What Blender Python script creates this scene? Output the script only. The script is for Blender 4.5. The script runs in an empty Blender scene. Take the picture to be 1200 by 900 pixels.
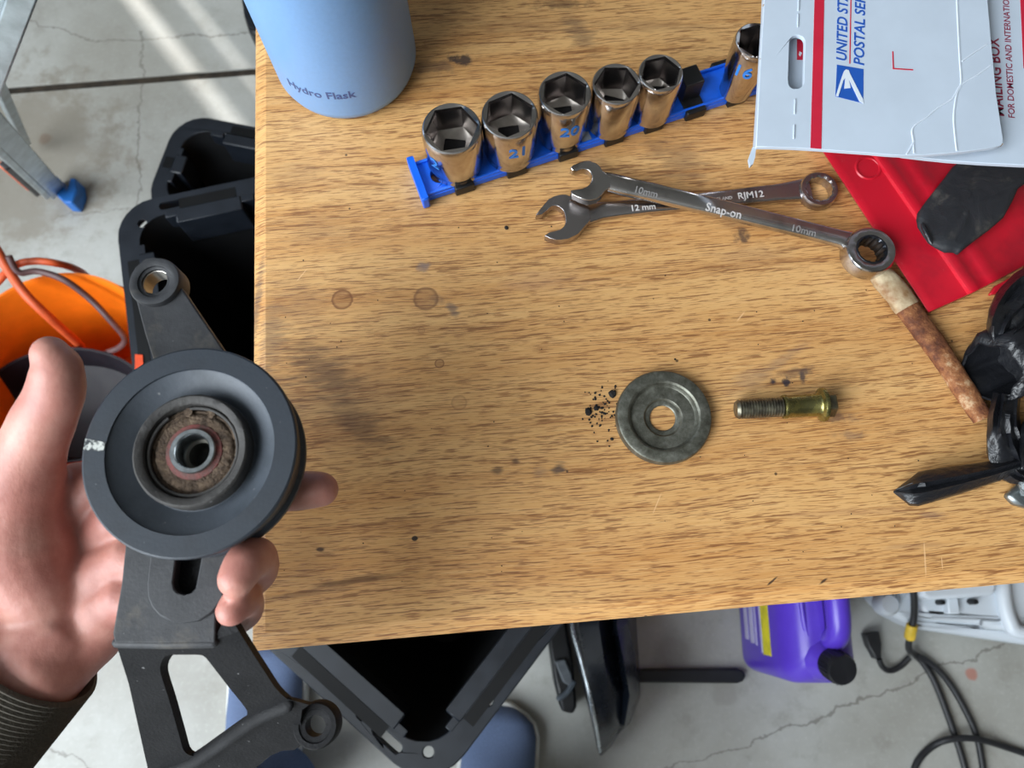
import bpy, bmesh, math, random
from mathutils import Vector, Matrix, noise
from mathutils.geometry import tessellate_polygon
random.seed(7)
SC = bpy.context.scene
COL = SC.collection
PI = math.pi

# ------------------------------------------------------------------ camera, sky, sun, exposure
TILT = math.radians(15.5)
CAMZ = 1.20
TOPZ = 0.77
FOC = 900.0
cd = bpy.data.cameras.new('camera'); cam = bpy.data.objects.new('camera', cd); COL.objects.link(cam)
cam.location = (0, 0, CAMZ); cam.rotation_euler = (TILT, 0, 0)
cd.sensor_width = 36.0; cd.lens = 36.0 * FOC / 1200.0; cd.clip_start = 0.01
cd.dof.use_dof = True; cd.dof.focus_distance = 0.41; cd.dof.aperture_fstop = 13.0
SC.camera = cam

W = bpy.data.worlds.new('sky'); SC.world = W; W.use_nodes = True
bg = W.node_tree.nodes['Background']
bg.inputs[0].default_value = (0.72, 0.86, 1.0, 1); bg.inputs[1].default_value = 1.05

sun = bpy.data.objects.new('sun', bpy.data.lights.new('sun', 'SUN')); COL.objects.link(sun)
sun.data.energy = 6.0; sun.data.angle = math.radians(1.0); sun.data.color = (1.0, 0.97, 0.92)
SUNEL = math.radians(30)
sdir = Vector((0.62 * math.cos(SUNEL), -0.785 * math.cos(SUNEL), -math.sin(SUNEL)))
sun.rotation_euler = sdir.to_track_quat('-Z', 'Y').to_euler()

door_l = bpy.data.objects.new('garage_door_daylight', bpy.data.lights.new('garage_door_daylight', 'AREA')); COL.objects.link(door_l)
door_l.data.shape = 'RECTANGLE'; door_l.data.size = 2.2; door_l.data.size_y = 1.8
door_l.data.energy = 135; door_l.data.color = (0.90, 0.96, 1.0)
door_l.location = (-1.65, -1.0, 2.1)
door_l.rotation_euler = (Vector((0.1, 0.1, 0.8)) - Vector(door_l.location)).to_track_quat('-Z', 'Y').to_euler()

vs = SC.view_settings
vs.view_transform = 'Standard'; vs.look = 'None'; vs.gamma = 1.0; vs.use_curve_mapping = False; vs.exposure = 0.0

# ------------------------------------------------------------------ helpers
CR = Vector((1, 0, 0)); CU = Vector((0, math.cos(TILT), math.sin(TILT))); CF = Vector((0, math.sin(TILT), -math.cos(TILT)))
def P(px, py, z):
    """world point at height z that the photograph shows at (px, py)"""
    d = CR * ((px - 600) / FOC) + CU * ((450 - py) / FOC) + CF
    t = (z - CAMZ) / d.z
    return Vector((0, 0, CAMZ)) + d * t
def ppm(px, py, z):
    return 1.0 / (P(px + .5, py, z) - P(px - .5, py, z)).length

def lin(c):
    r = []
    for v in c[:3]:
        v = v / 255.0
        r.append(v / 12.92 if v <= 0.04045 else ((v + 0.055) / 1.055) ** 2.4)
    return (r[0], r[1], r[2], 1.0)

class NT:
    def __init__(s, name):
        s.m = bpy.data.materials.new(name); s.m.use_nodes = True
        s.t = s.m.node_tree; s.n = s.t.nodes; s.b = s.n['Principled BSDF']
    def new(s, kind, **kw):
        n = s.n.new(kind)
        for k, v in kw.items(): setattr(n, k, v)
        return n
    def link(s, a, b): s.t.links.new(a, b)
    def val(s, sock, v):
        if isinstance(v, bpy.types.NodeSocket): s.link(v, sock)
        else: sock.default_value = v
    def math(s, op, a, b=0.0, c=None, clamp=False):
        n = s.new('ShaderNodeMath', operation=op, use_clamp=clamp)
        s.val(n.inputs[0], a); s.val(n.inputs[1], b)
        if c is not None: s.val(n.inputs[2], c)
        return n.outputs[0]
    def mix(s, f, a, b, blend='MIX'):
        n = s.new('ShaderNodeMix', data_type='RGBA', blend_type=blend)
        s.val(n.inputs[0], f); s.val(n.inputs[6], a); s.val(n.inputs[7], b)
        return n.outputs[2]
    def coord(s): return s.new('ShaderNodeTexCoord').outputs['Object']
    def mapping(s, v, scale=(1, 1, 1), loc=(0, 0, 0), rot=(0, 0, 0)):
        n = s.new('ShaderNodeMapping'); s.link(v, n.inputs[0])
        n.inputs['Location'].default_value = loc; n.inputs['Rotation'].default_value = rot; n.inputs['Scale'].default_value = scale
        return n.outputs[0]
    def noise(s, v, scale=5.0, detail=3.0, rough=0.5, out=0, dist=0.0):
        n = s.new('ShaderNodeTexNoise'); s.link(v, n.inputs['Vector'])
        n.inputs['Scale'].default_value = scale; n.inputs['Detail'].default_value = detail
        n.inputs['Roughness'].default_value = rough; n.inputs['Distortion'].default_value = dist
        return n.outputs[out]
    def ramp(s, f, stops):
        n = s.new('ShaderNodeValToRGB'); s.link(f, n.inputs[0]); e = n.color_ramp.elements
        while len(e) < len(stops): e.new(0.5)
        for i, (p, c) in enumerate(stops):
            e[i].position = p; e[i].color = c if len(c) == 4 else (*c, 1)
        return n.outputs[0]
    def step(s, f, a, b):
        n = s.new('ShaderNodeMapRange'); n.interpolation_type = 'SMOOTHSTEP'
        s.val(n.inputs[0], f); n.inputs[1].default_value = a; n.inputs[2].default_value = b
        return n.outputs[0]
    def bump(s, h, strength=0.3, dist=0.001):
        n = s.new('ShaderNodeBump'); s.link(h, n.inputs['Height'])
        n.inputs['Strength'].default_value = strength; n.inputs['Distance'].default_value = dist
        s.link(n.outputs[0], s.b.inputs['Normal'])
    def set(s, **kw):
        for k, v in kw.items(): s.val(s.b.inputs[k.replace('_', ' ')], v)

def mat(name, col, rough=0.5, metal=0.0, var=0.12, scale=60.0, bump=0.0, bscale=None, col2=None, spec=0.5, rvar=0.1, coat=0.0, bdist=0.001):
    k = NT(name); v = k.coord(); c = lin(col)
    n = k.noise(v, scale, 4, 0.6)
    c2 = lin(col2) if col2 else tuple(max(0, x * (1 - var * 2)) for x in c[:3]) + (1,)
    c1 = c if col2 else tuple(min(1, x * (1 + var)) for x in c[:3]) + (1,)
    k.set(Base_Color=k.ramp(n, [(0.35, c2), (0.65, c1)]), Metallic=metal)
    k.set(Roughness=k.math('ADD', k.math('MULTIPLY', n, rvar * 2), max(0.02, rough - rvar)))
    k.b.inputs['Specular IOR Level'].default_value = spec
    k.b.inputs['Coat Weight'].default_value = coat
    if bump: k.bump(k.noise(v, bscale or scale * 3, 3, 0.6), bump, bdist)
    return k.m

class G:
    """collects shapes in world space; build() makes ONE mesh object of them"""
    def __init__(s): s.v = []; s.f = []
    def add(s, vs_, fs):
        o = len(s.v); s.v += [Vector(p) for p in vs_]; s.f += [tuple(i + o for i in f) for f in fs]; return s
    def loft(s, loops, cap0=True, cap1=True, closed=True):
        n = len(loops[0]); vs_ = [p for l in loops for p in l]; fs = []
        for i in range(len(loops) - 1):
            for j in range(n if closed else n - 1):
                k = (j + 1) % n
                fs.append((i * n + j, i * n + k, (i + 1) * n + k, (i + 1) * n + j))
        if cap0: fs.append(tuple(reversed(range(n))))
        if cap1: fs.append(tuple(range((len(loops) - 1) * n, len(loops) * n)))
        return s.add(vs_, fs)
    def lathe(s, c, prof, n=48, M=None, cap0=False, cap1=False):
        M = M or Matrix.Identity(3); c = Vector(c)
        loops = [[c + M @ Vector((r * math.cos(2 * PI * j / n), r * math.sin(2 * PI * j / n), z)) for j in range(n)] for r, z in prof]
        return s.loft(loops, cap0, cap1)
    def tube(s, pts, r, n=12, round_end=False, flat=None, up=None):
        pts = [Vector(p) for p in pts]; m = len(pts)
        rs = list(r) if isinstance(r, (list, tuple)) else [r] * m
        loops = []; ref = Vector(up) if up else Vector((0.13, 0.21, 0.97)).normalized()
        for i, p in enumerate(pts):
            t = (pts[min(i + 1, m - 1)] - pts[max(i - 1, 0)]).normalized()
            a = ref - t * ref.dot(t)
            if a.length < 1e-4: a = t.orthogonal()
            a.normalize(); b = t.cross(a)
            if not up: ref = a
            k = flat if flat else 1.0
            def ring(q, rr): return [q + b * (rr * math.cos(2 * PI * j / n)) + a * (rr * k * math.sin(2 * PI * j / n)) for j in range(n)]
            if round_end and i == 0:
                for h in (85, 60, 30): loops.append(ring(p - t * rs[i] * math.sin(math.radians(h)), rs[i] * math.cos(math.radians(h))))
            loops.append(ring(p, rs[i]))
            if round_end and i == m - 1:
                for h in (30, 60, 85): loops.append(ring(p + t * rs[i] * math.sin(math.radians(h)), rs[i] * math.cos(math.radians(h))))
        return s.loft(loops)
    def prism(s, outer, holes=(), down=0.005, dirv=None):
        """outer/holes: lists of 3-D points on the upper face; down: thickness"""
        rings = [list(map(Vector, outer))] + [list(map(Vector, h)) for h in holes]
        flat = [p for r in rings for p in r]; n = len(flat)
        tri = tessellate_polygon([[Vector((p.x, p.y, 0)) for p in r] for r in rings])
        dv = Vector(dirv) if dirv else Vector((0, 0, -down))
        fs = [tuple(t) for t in tri] + [tuple(i + n for i in reversed(t)) for t in tri]
        o = 0
        for r in rings:
            k = len(r)
            for i in range(k):
                j = (i + 1) % k; fs.append((o + i, o + j, o + j + n, o + i + n))
            o += k
        return s.add(flat + [p + dv for p in flat], fs)
    def box(s, c, size, M=None):
        c = Vector(c); M = M or Matrix.Identity(3); x, y, z = (a / 2 for a in size)
        vs_ = [c + M @ Vector((i * x, j * y, k * z)) for i in (-1, 1) for j in (-1, 1) for k in (-1, 1)]
        return s.add(vs_, [(0, 1, 3, 2), (4, 6, 7, 5), (0, 4, 5, 1), (2, 3, 7, 6), (0, 2, 6, 4), (1, 5, 7, 3)])
    def text(s, body, size, fn, extrude=0.0002, offset=0.0, align='LEFT', width=None, shear=0.0):
        cu = bpy.data.curves.new('lettering', 'FONT'); cu.body = body; cu.size = 1.0; cu.align_x = align
        cu.offset = offset; cu.extrude = 0.5; cu.resolution_u = 3
        ob = bpy.data.objects.new('lettering', cu); COL.objects.link(ob)
        me = bpy.data.meshes.new_from_object(ob.evaluated_get(bpy.context.evaluated_depsgraph_get()))
        co = [v.co.copy() for v in me.vertices]; fs = [tuple(p.vertices) for p in me.polygons]
        bpy.data.objects.remove(ob); bpy.data.curves.remove(cu); bpy.data.meshes.remove(me)
        if not co: return s
        mx = max(p.x for p in co); sx = (width / mx) if width else size
        return s.add([fn(p.x * sx + shear * p.y * size, p.y * size, (p.z + 0.5) * extrude) for p in co], fs)
    def mesh(s, name, org, smooth=35, bevel=None, weld=False):
        bm = bmesh.new(); bv = [bm.verts.new(p - org) for p in s.v]
        for f in s.f:
            try: bm.faces.new([bv[i] for i in f])
            except ValueError: pass
        if weld: bmesh.ops.remove_doubles(bm, verts=bm.verts, dist=1e-6)
        bmesh.ops.recalc_face_normals(bm, faces=bm.faces)
        me = bpy.data.meshes.new(name); bm.to_mesh(me); bm.free()
        if smooth is not None and len(me.polygons):
            me.polygons.foreach_set('use_smooth', [True] * len(me.polygons))
            me.set_sharp_from_angle(angle=math.radians(smooth))
        return me
    def build(s, name, m, root=None, smooth=35, bevel=None, org=None, seg=2, weld=False):
        o0 = Vector(org) if org is not None else (origin(root) if root else Vector((0, 0, 0)))
        ob = bpy.data.objects.new(name, s.mesh(name, o0, smooth, weld=weld)); COL.objects.link(ob)
        ob.data.materials.append(m)
        if root: ob.parent = root
        else: ob.location = o0
        if bevel:
            b = ob.modifiers.new('edge', 'BEVEL'); b.width = bevel; b.segments = seg; b.limit_method = 'ANGLE'; b.angle_limit = math.radians(40)
        return ob

def origin(o):
    v = Vector((0, 0, 0))
    while o: v += o.location; o = o.parent
    return v
def tag(o, label=None, cat=None, group=None, kind=None):
    for k, v in (('label', label), ('category', cat), ('group', group), ('kind', kind)):
        if v: o[k] = v
    return o
def thing(name, loc, label, cat, group=None):
    o = bpy.data.objects.new(name, None); COL.objects.link(o); o.location = loc; o.empty_display_size = 0.02
    return tag(o, label, cat, group)
def spline(pts, n=8):
    pts = [Vector(p) for p in pts]; out = []
    for i in range(len(pts) - 1):
        p0 = pts[max(i - 1, 0)]; p1 = pts[i]; p2 = pts[i + 1]; p3 = pts[min(i + 2, len(pts) - 1)]
        for k in range(n):
            t = k / n
            out.append(0.5 * ((2 * p1) + (p2 - p0) * t + (2 * p0 - 5 * p1 + 4 * p2 - p3) * t * t + (3 * p1 - p0 - 3 * p2 + p3) * t ** 3))
    return out + [pts[-1]]
def circ(c, r, n=24, a0=0.0): return [Vector(c) + Vector((r * math.cos(a0 + 2 * PI * i / n), r * math.sin(a0 + 2 * PI * i / n), 0)) for i in range(n)]
def pxs(pts, z): return [P(x, y, z(x, y) if callable(z) else z) for x, y in pts]
def rrect(x0, x1, y0, y1, r, n=6):
    out = []
    for cx, cy, a in ((x1 - r, y1 - r, 0), (x0 + r, y1 - r, 90), (x0 + r, y0 + r, 180), (x1 - r, y0 + r, 270)):
        for i in range(n + 1):
            t = math.radians(a + 90 * i / n); out.append((cx + r * math.cos(t), cy + r * math.sin(t)))
    return out
def remesh(g, voxel, smooth_it=6, name='body'):
    me = g.mesh('tmp', Vector((0, 0, 0)), None)
    ob = bpy.data.objects.new('tmp', me); COL.objects.link(ob)
    r = ob.modifiers.new('r', 'REMESH'); r.mode = 'VOXEL'; r.voxel_size = voxel
    s = ob.modifiers.new('s', 'SMOOTH'); s.factor = 0.5; s.iterations = smooth_it
    out = bpy.data.meshes.new_from_object(ob.evaluated_get(bpy.context.evaluated_depsgraph_get()))
    bpy.data.objects.remove(ob); bpy.data.meshes.remove(me)
    h = G(); h.v = [v.co.copy() for v in out.vertices]; h.f = [tuple(p.vertices) for p in out.polygons]
    bpy.data.meshes.remove(out); return h
def wrinkle(g, amp, sc, seed=0, amp2=0.0, sc2=1, sgn=1):
    """push the points of a mesh along a ridged noise so that it creases"""
    bm = bmesh.new(); bv = [bm.verts.new(p) for p in g.v]
    for f in g.f:
        try: bm.faces.new([bv[i] for i in f])
        except ValueError: pass
    bmesh.ops.recalc_face_normals(bm, faces=bm.faces); bm.normal_update()
    off = Vector((seed * 3.1, seed * 1.7, seed * 2.3))
    for i, v in enumerate(bm.verts):
        q = v.co * sc + off
        h = (sgn * (abs(noise.noise(q + Vector((noise.noise(q * .7), noise.noise(q * .7 + Vector((5, 1, 2))), 0)) * .8)) - .2)) * amp
        h += noise.noise(v.co * sc2 + off) * amp2
        g.v[i] = v.co + v.normal * h
    bm.free(); return g

# ------------------------------------------------------------------ table frame
dx1 = Vector((-285.0, 3362.0, 0)).normalized()
YAW = math.atan2(-dx1.x, dx1.y)
CORNER = P(291.5, 764, TOPZ)
TM = Matrix.Translation(CORNER) @ Matrix.Rotation(YAW, 4, 'Z'); TMI = TM.inverted()
def T(px, py): return TMI @ P(px, py, TOPZ)

# ------------------------------------------------------------------ materials
def oak():
    k = NT('oak'); v = k.coord()
    warp = k.noise(k.mapping(v, (3, 9, 3)), 1.0, 3, 0.5)
    w = k.new('ShaderNodeCombineXYZ'); k.link(k.math('MULTIPLY', k.math('SUBTRACT', warp, 0.5), 0.02), w.inputs[1])
    va = k.new('ShaderNodeVectorMath', operation='ADD'); k.link(v, va.inputs[0]); k.link(w.outputs[0], va.inputs[1]); v2 = va.outputs[0]
    band = k.noise(k.mapping(v2, (2.2, 38, 8)), 1.0, 3, 0.55)
    band2 = k.noise(k.mapping(v2, (5, 130, 30)), 1.0, 3, 0.6)
    fib = k.noise(k.mapping(v2, (30, 2200, 200)), 1.0, 2, 0.5)
    pore = k.noise(k.mapping(v2, (85, 1500, 200)), 1.0, 2, 0.5)
    pore2 = k.noise(k.mapping(v2, (58, 1050, 150), (3.1, 1.7, 0)), 1.0, 2, 0.5)
    col = k.ramp(band, [(0.30, lin((196, 140, 80))), (0.5, lin((212, 162, 102))), (0.70, lin((220, 174, 114)))])
    col = k.mix(k.math('MULTIPLY', k.step(band2, 0.45, 0.75), .6), col, lin((184, 126, 66)))
    col = k.mix(k.math('MULTIPLY', k.step(fib, 0.40, 0.70), 0.45), col, lin((232, 190, 132)))
    dens = k.math('ADD', k.math('MULTIPLY', k.math('SUBTRACT', band2, 0.5), 0.18), 0.0)
    pm = k.step(k.math('ADD', pore, dens), 0.54, 0.62)
    pm2 = k.step(k.math('ADD', pore2, dens), 0.57, 0.64)
    col = k.mix(k.math('MULTIPLY', pm, 0.62), col, lin((142, 88, 46)))
    col = k.mix(k.math('MULTIPLY', pm2, 0.7), col, lin((120, 72, 40)))
    ns = k.noise(v, 130, 4, 0.65); ns2 = k.noise(k.mapping(v, (60, 400, 60)), 1.0, 3, 0.6)
    sep = k.new('ShaderNodeSeparateXYZ'); k.link(v, sep.inputs[0]); X, Y = sep.outputs[0], sep.outputs[1]
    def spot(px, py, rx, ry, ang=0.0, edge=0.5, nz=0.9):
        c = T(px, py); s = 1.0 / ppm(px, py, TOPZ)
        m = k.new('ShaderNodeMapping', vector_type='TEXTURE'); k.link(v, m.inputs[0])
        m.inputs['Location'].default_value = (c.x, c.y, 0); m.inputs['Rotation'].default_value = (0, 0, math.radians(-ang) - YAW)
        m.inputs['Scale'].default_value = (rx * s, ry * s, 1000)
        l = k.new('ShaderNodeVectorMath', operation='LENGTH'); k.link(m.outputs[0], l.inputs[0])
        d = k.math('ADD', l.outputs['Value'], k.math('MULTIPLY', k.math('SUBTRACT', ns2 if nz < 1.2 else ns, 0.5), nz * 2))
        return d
    def stain_shade(cl, px, py, rx, ry, st, colr, ang=0.0, edge=0.6, nz=0.9):
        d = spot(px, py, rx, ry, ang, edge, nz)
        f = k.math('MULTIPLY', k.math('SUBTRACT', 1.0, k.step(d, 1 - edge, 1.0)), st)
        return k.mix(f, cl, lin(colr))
    def ring(cl, px, py, r, st, colr):
        d = spot(px, py, r, r, 0, .1, 0.12)
        f = k.math('MULTIPLY', k.math('MULTIPLY', k.step(d, 0.70, 0.98), k.math('SUBTRACT', 1.0, k.step(d, 0.98, 1.12))), st)
        g = k.math('MULTIPLY', k.math('SUBTRACT', 1.0, k.step(d, 0.9, 1.05)), st * 0.45)
        return k.mix(f, k.mix(g, cl, lin(colr)), lin(colr))
    D = (62, 46, 42); B = (58, 58, 66)
    for a in [(400, 470, 120, 90, .42, (96, 70, 52), 40, .9, .5), (375, 430, 75, 34, .5, (70, 52, 44), 38, .8, 1.0), (420, 495, 60, 26, .45, (72, 52, 42), 40, .8, 1.0),  # soft diagonal darks: pulley and hand shadow painted in with real smudging
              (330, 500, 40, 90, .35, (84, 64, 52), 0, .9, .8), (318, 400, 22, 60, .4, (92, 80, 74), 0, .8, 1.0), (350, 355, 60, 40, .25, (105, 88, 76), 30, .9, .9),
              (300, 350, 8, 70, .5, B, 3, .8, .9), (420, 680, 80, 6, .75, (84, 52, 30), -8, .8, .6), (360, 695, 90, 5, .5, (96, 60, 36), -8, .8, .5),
              (540, 70, 16, 10, .85, (40, 38, 48), 15, .6, 1.3), (505, 78, 45, 12, .4, B, 0, .8, 1.3), (680, 40, 20, 46, .5, (80, 66, 60), -30, .9, 1.0), (655, 5, 40, 10, .5, D, 0, .8, 1.3),
              (760, 30, 90, 14, .32, (112, 84, 64), 0, .9, .9), (620, 30, 120, 18, .25, (112, 84, 64), 0, .9, .9),
              (800, 190, 44, 42, .45, (98, 74, 60), 35, .9, 1.0), (770, 175, 26, 22, .35, (90, 70, 60), 0, .9, 1.0), (868, 275, 12, 13, .8, (60, 50, 52), 60, .7, 1.3), (862, 250, 40, 26, .35, (96, 76, 66), 20, .9, 1.1),
              (655, 548, 12, 8, .8, (62, 56, 58), -20, .8, 1.0), (632, 553, 14, 9, .35, (88, 76, 80), -10, .9, 1.0), (583, 551, 9, 5, .7, D, 0, .8, 1.0), (604, 540, 6, 4, .7, D, 0, .8, 1.0),
              (906, 448, 6, 6, .9, (36, 38, 54), 0, .6, 1.3), (922, 448, 7, 7, .9, (36, 38, 54), 0, .6, 1.3), (941, 442, 6, 12, .8, (46, 46, 60), 15, .7, 1.3), (935, 436, 30, 8, .4, B, -10, .8, 1.3),
              (880, 445, 46, 20, .28, (104, 92, 92), -25, .9, .9), (985, 490, 24, 8, .45, (80, 70, 74), 0, .9, 1.2), (1000, 510, 26, 7, .4, (88, 78, 80), 0, .9, 1.2),
              (920, 420, 60, 8, .3, (116, 100, 96), -35, .9, .9), (1090, 605, 26, 7, .4, (104, 84, 84), 0, .9, 1.1), (1060, 640, 70, 5, .3, (120, 80, 66), -2, .9, 1.0), (1000, 600, 110, 6, .2, (140, 96, 80), -2, .9, .8),
              (497, 312, 10, 10, .6, (84, 88, 104), 0, .9, 1.3), (530, 362, 7, 16, .6, (94, 84, 84), -28, .8, 1.0), (510, 352, 12, 9, .4, (100, 84, 76), 0, .9, 1.3),
              (905, 681, 10, 1.6, .9, (54, 38, 32), -38, .6, .4), (965, 681, 9, 2.2, .9, (54, 38, 32), -35, .6, .4), (640, 330, 80, 20, .16, (150, 120, 116), 0, .9, .9),
              (360, 660, 60, 60, .22, (100, 76, 54), 0, .9, .6), (345, 205, 50, 30, .25, (120, 92, 70), 0, .9, 1.0), (370, 270, 60, 30, .2, (120, 92, 70), 0, .9, 1.0),  # first spot: body's shadow over the near corner, painted into the wood
              (486, 631, 4, 4, .95, (24, 22, 24), 0, .4, .5), (375, 644, 6, 3, .9, D, 0, .6, .8), (880, 300, 70, 24, .2, (120, 92, 78), 0, .9, .9)]:
        col = stain_shade(col, *a)
    for a in [(401, 351, 12, .75, (120, 72, 42)), (499, 350, 14, .6, (112, 74, 50)), (515, 426, 5.5, .75, (116, 70, 44)), (538, 472, 9, .35, (140, 96, 60)), (494, 387, 4, .35, (130, 90, 60))]:
        col = ring(col, *a)
    # pale scratches
    for px, py, rx, ry, ang in [(1084, 655, 1.1, 24, 5), (868, 371, 1.0, 9, 40), (1104, 660, .8, 9, 3), (770, 590, .8, 16, 25), (354, 322, .8, 12, 35), (1045, 305, .8, 8, 20)]:
        col = stain_shade(col, px, py, rx, ry, .7, (232, 190, 140), ang, .4, .2)
    # small black pits scattered through the veneer
    vo = k.new('ShaderNodeTexVoronoi'); k.link(v, vo.inputs['Vector']); vo.inputs['Scale'].default_value = 85
    sel = k.new('ShaderNodeSeparateColor'); k.link(vo.outputs['Color'], sel.inputs[0])
    pit = k.math('MULTIPLY', k.math('LESS_THAN', vo.outputs['Distance'], k.math('MULTIPLY', sel.outputs[1], 0.075)), k.math('LESS_THAN', sel.outputs[0], 0.16))
    col = k.mix(k.math('MULTIPLY', pit, 0.8), col, lin((52, 36, 30)))
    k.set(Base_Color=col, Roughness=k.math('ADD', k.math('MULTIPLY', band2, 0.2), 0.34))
    h = k.math('SUBTRACT', k.math('MULTIPLY', fib, 0.3), k.math('ADD', k.math('MULTIPLY', pm, 0.5), k.math('MULTIPLY', pm2, 0.5)))
    k.bump(h, 0.35, 0.0004)
    return k.m
OAK = oak()
def concrete():
    k = NT('concrete'); v = k.coord()
    a = k.noise(v, 3.2, 5, 0.6); b = k.noise(v, 22, 5, 0.65); c = k.noise(v, 160, 3, 0.6)
    col = k.ramp(a, [(0.3, lin((146, 144, 136))), (0.5, lin((168, 168, 162))), (0.7, lin((186, 188, 184)))])
    col = k.mix(k.math('MULTIPLY', k.step(b, 0.5, 0.75), 0.4), col, lin((128, 124, 114)))
    col = k.mix(k.math('MULTIPLY', k.step(c, 0.5, 0.8), 0.25), col, lin((205, 206, 202)))
    sep = k.new('ShaderNodeSeparateXYZ'); k.link(v, sep.inputs[0]); X, Y = sep.outputs[0], sep.outputs[1]
    wob = k.math('MULTIPLY', k.math('SUBTRACT', k.noise(v, 14, 4, 0.7), 0.5), 0.05)
    def crack(cl, pa, pb, w=0.0015, st=.55):
        A = P(*pa, 0); B = P(*pb, 0); d = (B - A); L = d.length; d.normalize()
        rel = k.new('ShaderNodeVectorMath', operation='SUBTRACT'); k.link(v, rel.inputs[0]); rel.inputs[1].default_value = A
        def dot(u):
            n = k.new('ShaderNodeVectorMath', operation='DOT_PRODUCT'); k.link(rel.outputs[0], n.inputs[0]); n.inputs[1].default_value = u; return n.outputs['Value']
        al = dot(d); ac = k.math('ABSOLUTE', k.math('ADD', dot(Vector((-d.y, d.x, 0))), wob))
        f = k.math('SUBTRACT', 1.0, k.step(ac, w * .4, w * 1.6))
        f = k.math('MULTIPLY', f, k.math('MULTIPLY', k.math('GREATER_THAN', al, 0.0), k.math('LESS_THAN', al, L)))
        return k.mix(k.math('MULTIPLY', f, st), cl, lin((84, 78, 70)))
    col = crack(col, (110, 50), (300, 38)); col = crack(col, (168, 36), (160, 250)); col = crack(col, (25, 18), (110, 48))
    col = crack(col, (60, 255), (160, 243), .001, .4); col = crack(col, (1200, 745), (880, 870), .0016, .55); col = crack(col, (880, 870), (700, 930), .0012, .5)
    col = crack(col, (20, 850), (110, 905), .0012, .5)
    def blot(cl, px, py, r, st, cc):
        c = P(px, py, 0); s = 1.0 / ppm(px, py, 0)
        rel = k.new('ShaderNodeVectorMath', operation='DISTANCE'); k.link(v, rel.inputs[0]); rel.inputs[1].default_value = c
        dd = k.math('ADD', rel.outputs['Value'], k.math('MULTIPLY', k.math('SUBTRACT', b, .5), r * s * 1.6))
        return k.mix(k.math('MULTIPLY', k.math('SUBTRACT', 1.0, k.step(dd, r * s * .5, r * s)), st), cl, lin(cc))
    col = blot(col, 53, 163, 9, .6, (128, 96, 84)); col = blot(col, 1138, 790, 9, .7, (176, 104, 84)); col = blot(col, 20, 190, 150, .6, (116, 104, 86)); col = blot(col, 150, 60, 120, .3, (128, 124, 112))
    col = blot(col, 790, 765, 30, .35, (110, 104, 96)); col = blot(col, 850, 810, 20, .3, (120, 112, 104))
    k.set(Base_Color=col, Roughness=0.55)
    k.bump(c, 0.15, 0.001); return k.m
CONC = concrete()
M_JOINT = mat('joint_dirt', (52, 44, 34), .95, var=.3)
M_WALL = mat('wall_paint', (120, 116, 110), .85, var=.04)
M_CEIL = mat('ceiling_paint', (150, 150, 148), .9, var=.03)
def chrome_mat(name, col, r):
    k = NT(name); v = k.coord(); n = k.noise(v, 240, 3, .6); n2 = k.noise(v, 40, 3, .6)
    k.set(Base_Color=k.mix(k.step(n2, .5, .8), lin(col), lin(tuple(int(c * .72) for c in col))), Metallic=1.0, Roughness=k.math('ADD', k.math('MULTIPLY', n2, .16), r))
    k.bump(n, .03, .0005); return k.m
CHROME = chrome_mat('chrome', (200, 196, 194), .08)
STEEL = chrome_mat('satin_steel', (186, 180, 180), .16)
BLACKHOLE = mat('dark_bore', (30, 28, 28), .6, metal=.6)

# ------------------------------------------------------------------ the place: floor slabs, table; unseen enclosure added to shape the light
FX0, FX1, FY0, FY1 = -3.4, 2.6, -3.0, 2.3
ja, jb = P(8, 106, 0), P(297, 83.5, 0)
js = (jb.y - ja.y) / (jb.x - ja.x)
def jy(x): return ja.y + js * (x - ja.x)
flo = G().prism([(FX0, FY0, -.005), (FX1, FY0, -.005), (FX1, FY1, -.005), (FX0, FY1, -.005)], down=.05).build('floor', M_JOINT)
tag(flo, kind='structure')
for ys, sg in ((FY0, -1), (FY1, 1)):
    a, b = (FX0, jy(FX0) + sg * .0075, 0), (FX1, jy(FX1) + sg * .0075, 0)
    G().prism([a, b, (FX1, ys, 0), (FX0, ys, 0)], down=.005).build('slab', CONC, flo, bevel=.0015)
# unseen wall added to block the sun; gaps placed to throw the floor stripes
wb = G()
def wall_y(x0, x1, z0, z1): wb.box(((x0 + x1) / 2, FY1 - .04, (z0 + z1) / 2), (x1 - x0, .08, z1 - z0))
tgt = [P(118, 25, 0), P(205, 60, 0), P(268, 60, 0), P(299, 45, 0)]
gaps = []
for p, wd in zip(tgt, (.035, .095, .075, .035)):
    t = (FY1 - .04 - p.y) / (-sdir.y); x = p.x - sdir.x * t
    gaps.append((x - wd / 2, x + wd / 2))
xs = FX0
for a, b in gaps:
    wall_y(xs, a, 0, 3.0); wall_y(a, b, 1.32, 3.0); xs = b
wall_y(xs, FX1, 0, 3.0)
tag(wb.build('sun_slit_wall', M_WALL, smooth=None), kind='structure')
tag(G().box((FX1 - .04, (FY0 + FY1) / 2, 1.5), (.08, FY1 - FY0 - .16, 3.0)).build('shade_wall_right', M_WALL, smooth=None), kind='structure')  # unseen wall, added to keep the bottle's right side dark
tag(G().box((-1.94, 1.30, 1.5), (.08, 1.84, 3.0)).build('shade_wall_left', M_WALL, smooth=None), kind='structure')  # unseen segment, added to block sky light from the far floor
CEILX = -1.25
tag(G().box(((CEILX + FX1) / 2, (FY0 + FY1) / 2, 3.04), (FX1 - CEILX, FY1 - FY0, .08)).build('shade_ceiling', M_CEIL, smooth=None), kind='structure')  # unseen partial cover, added to cut overhead sky light

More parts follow.
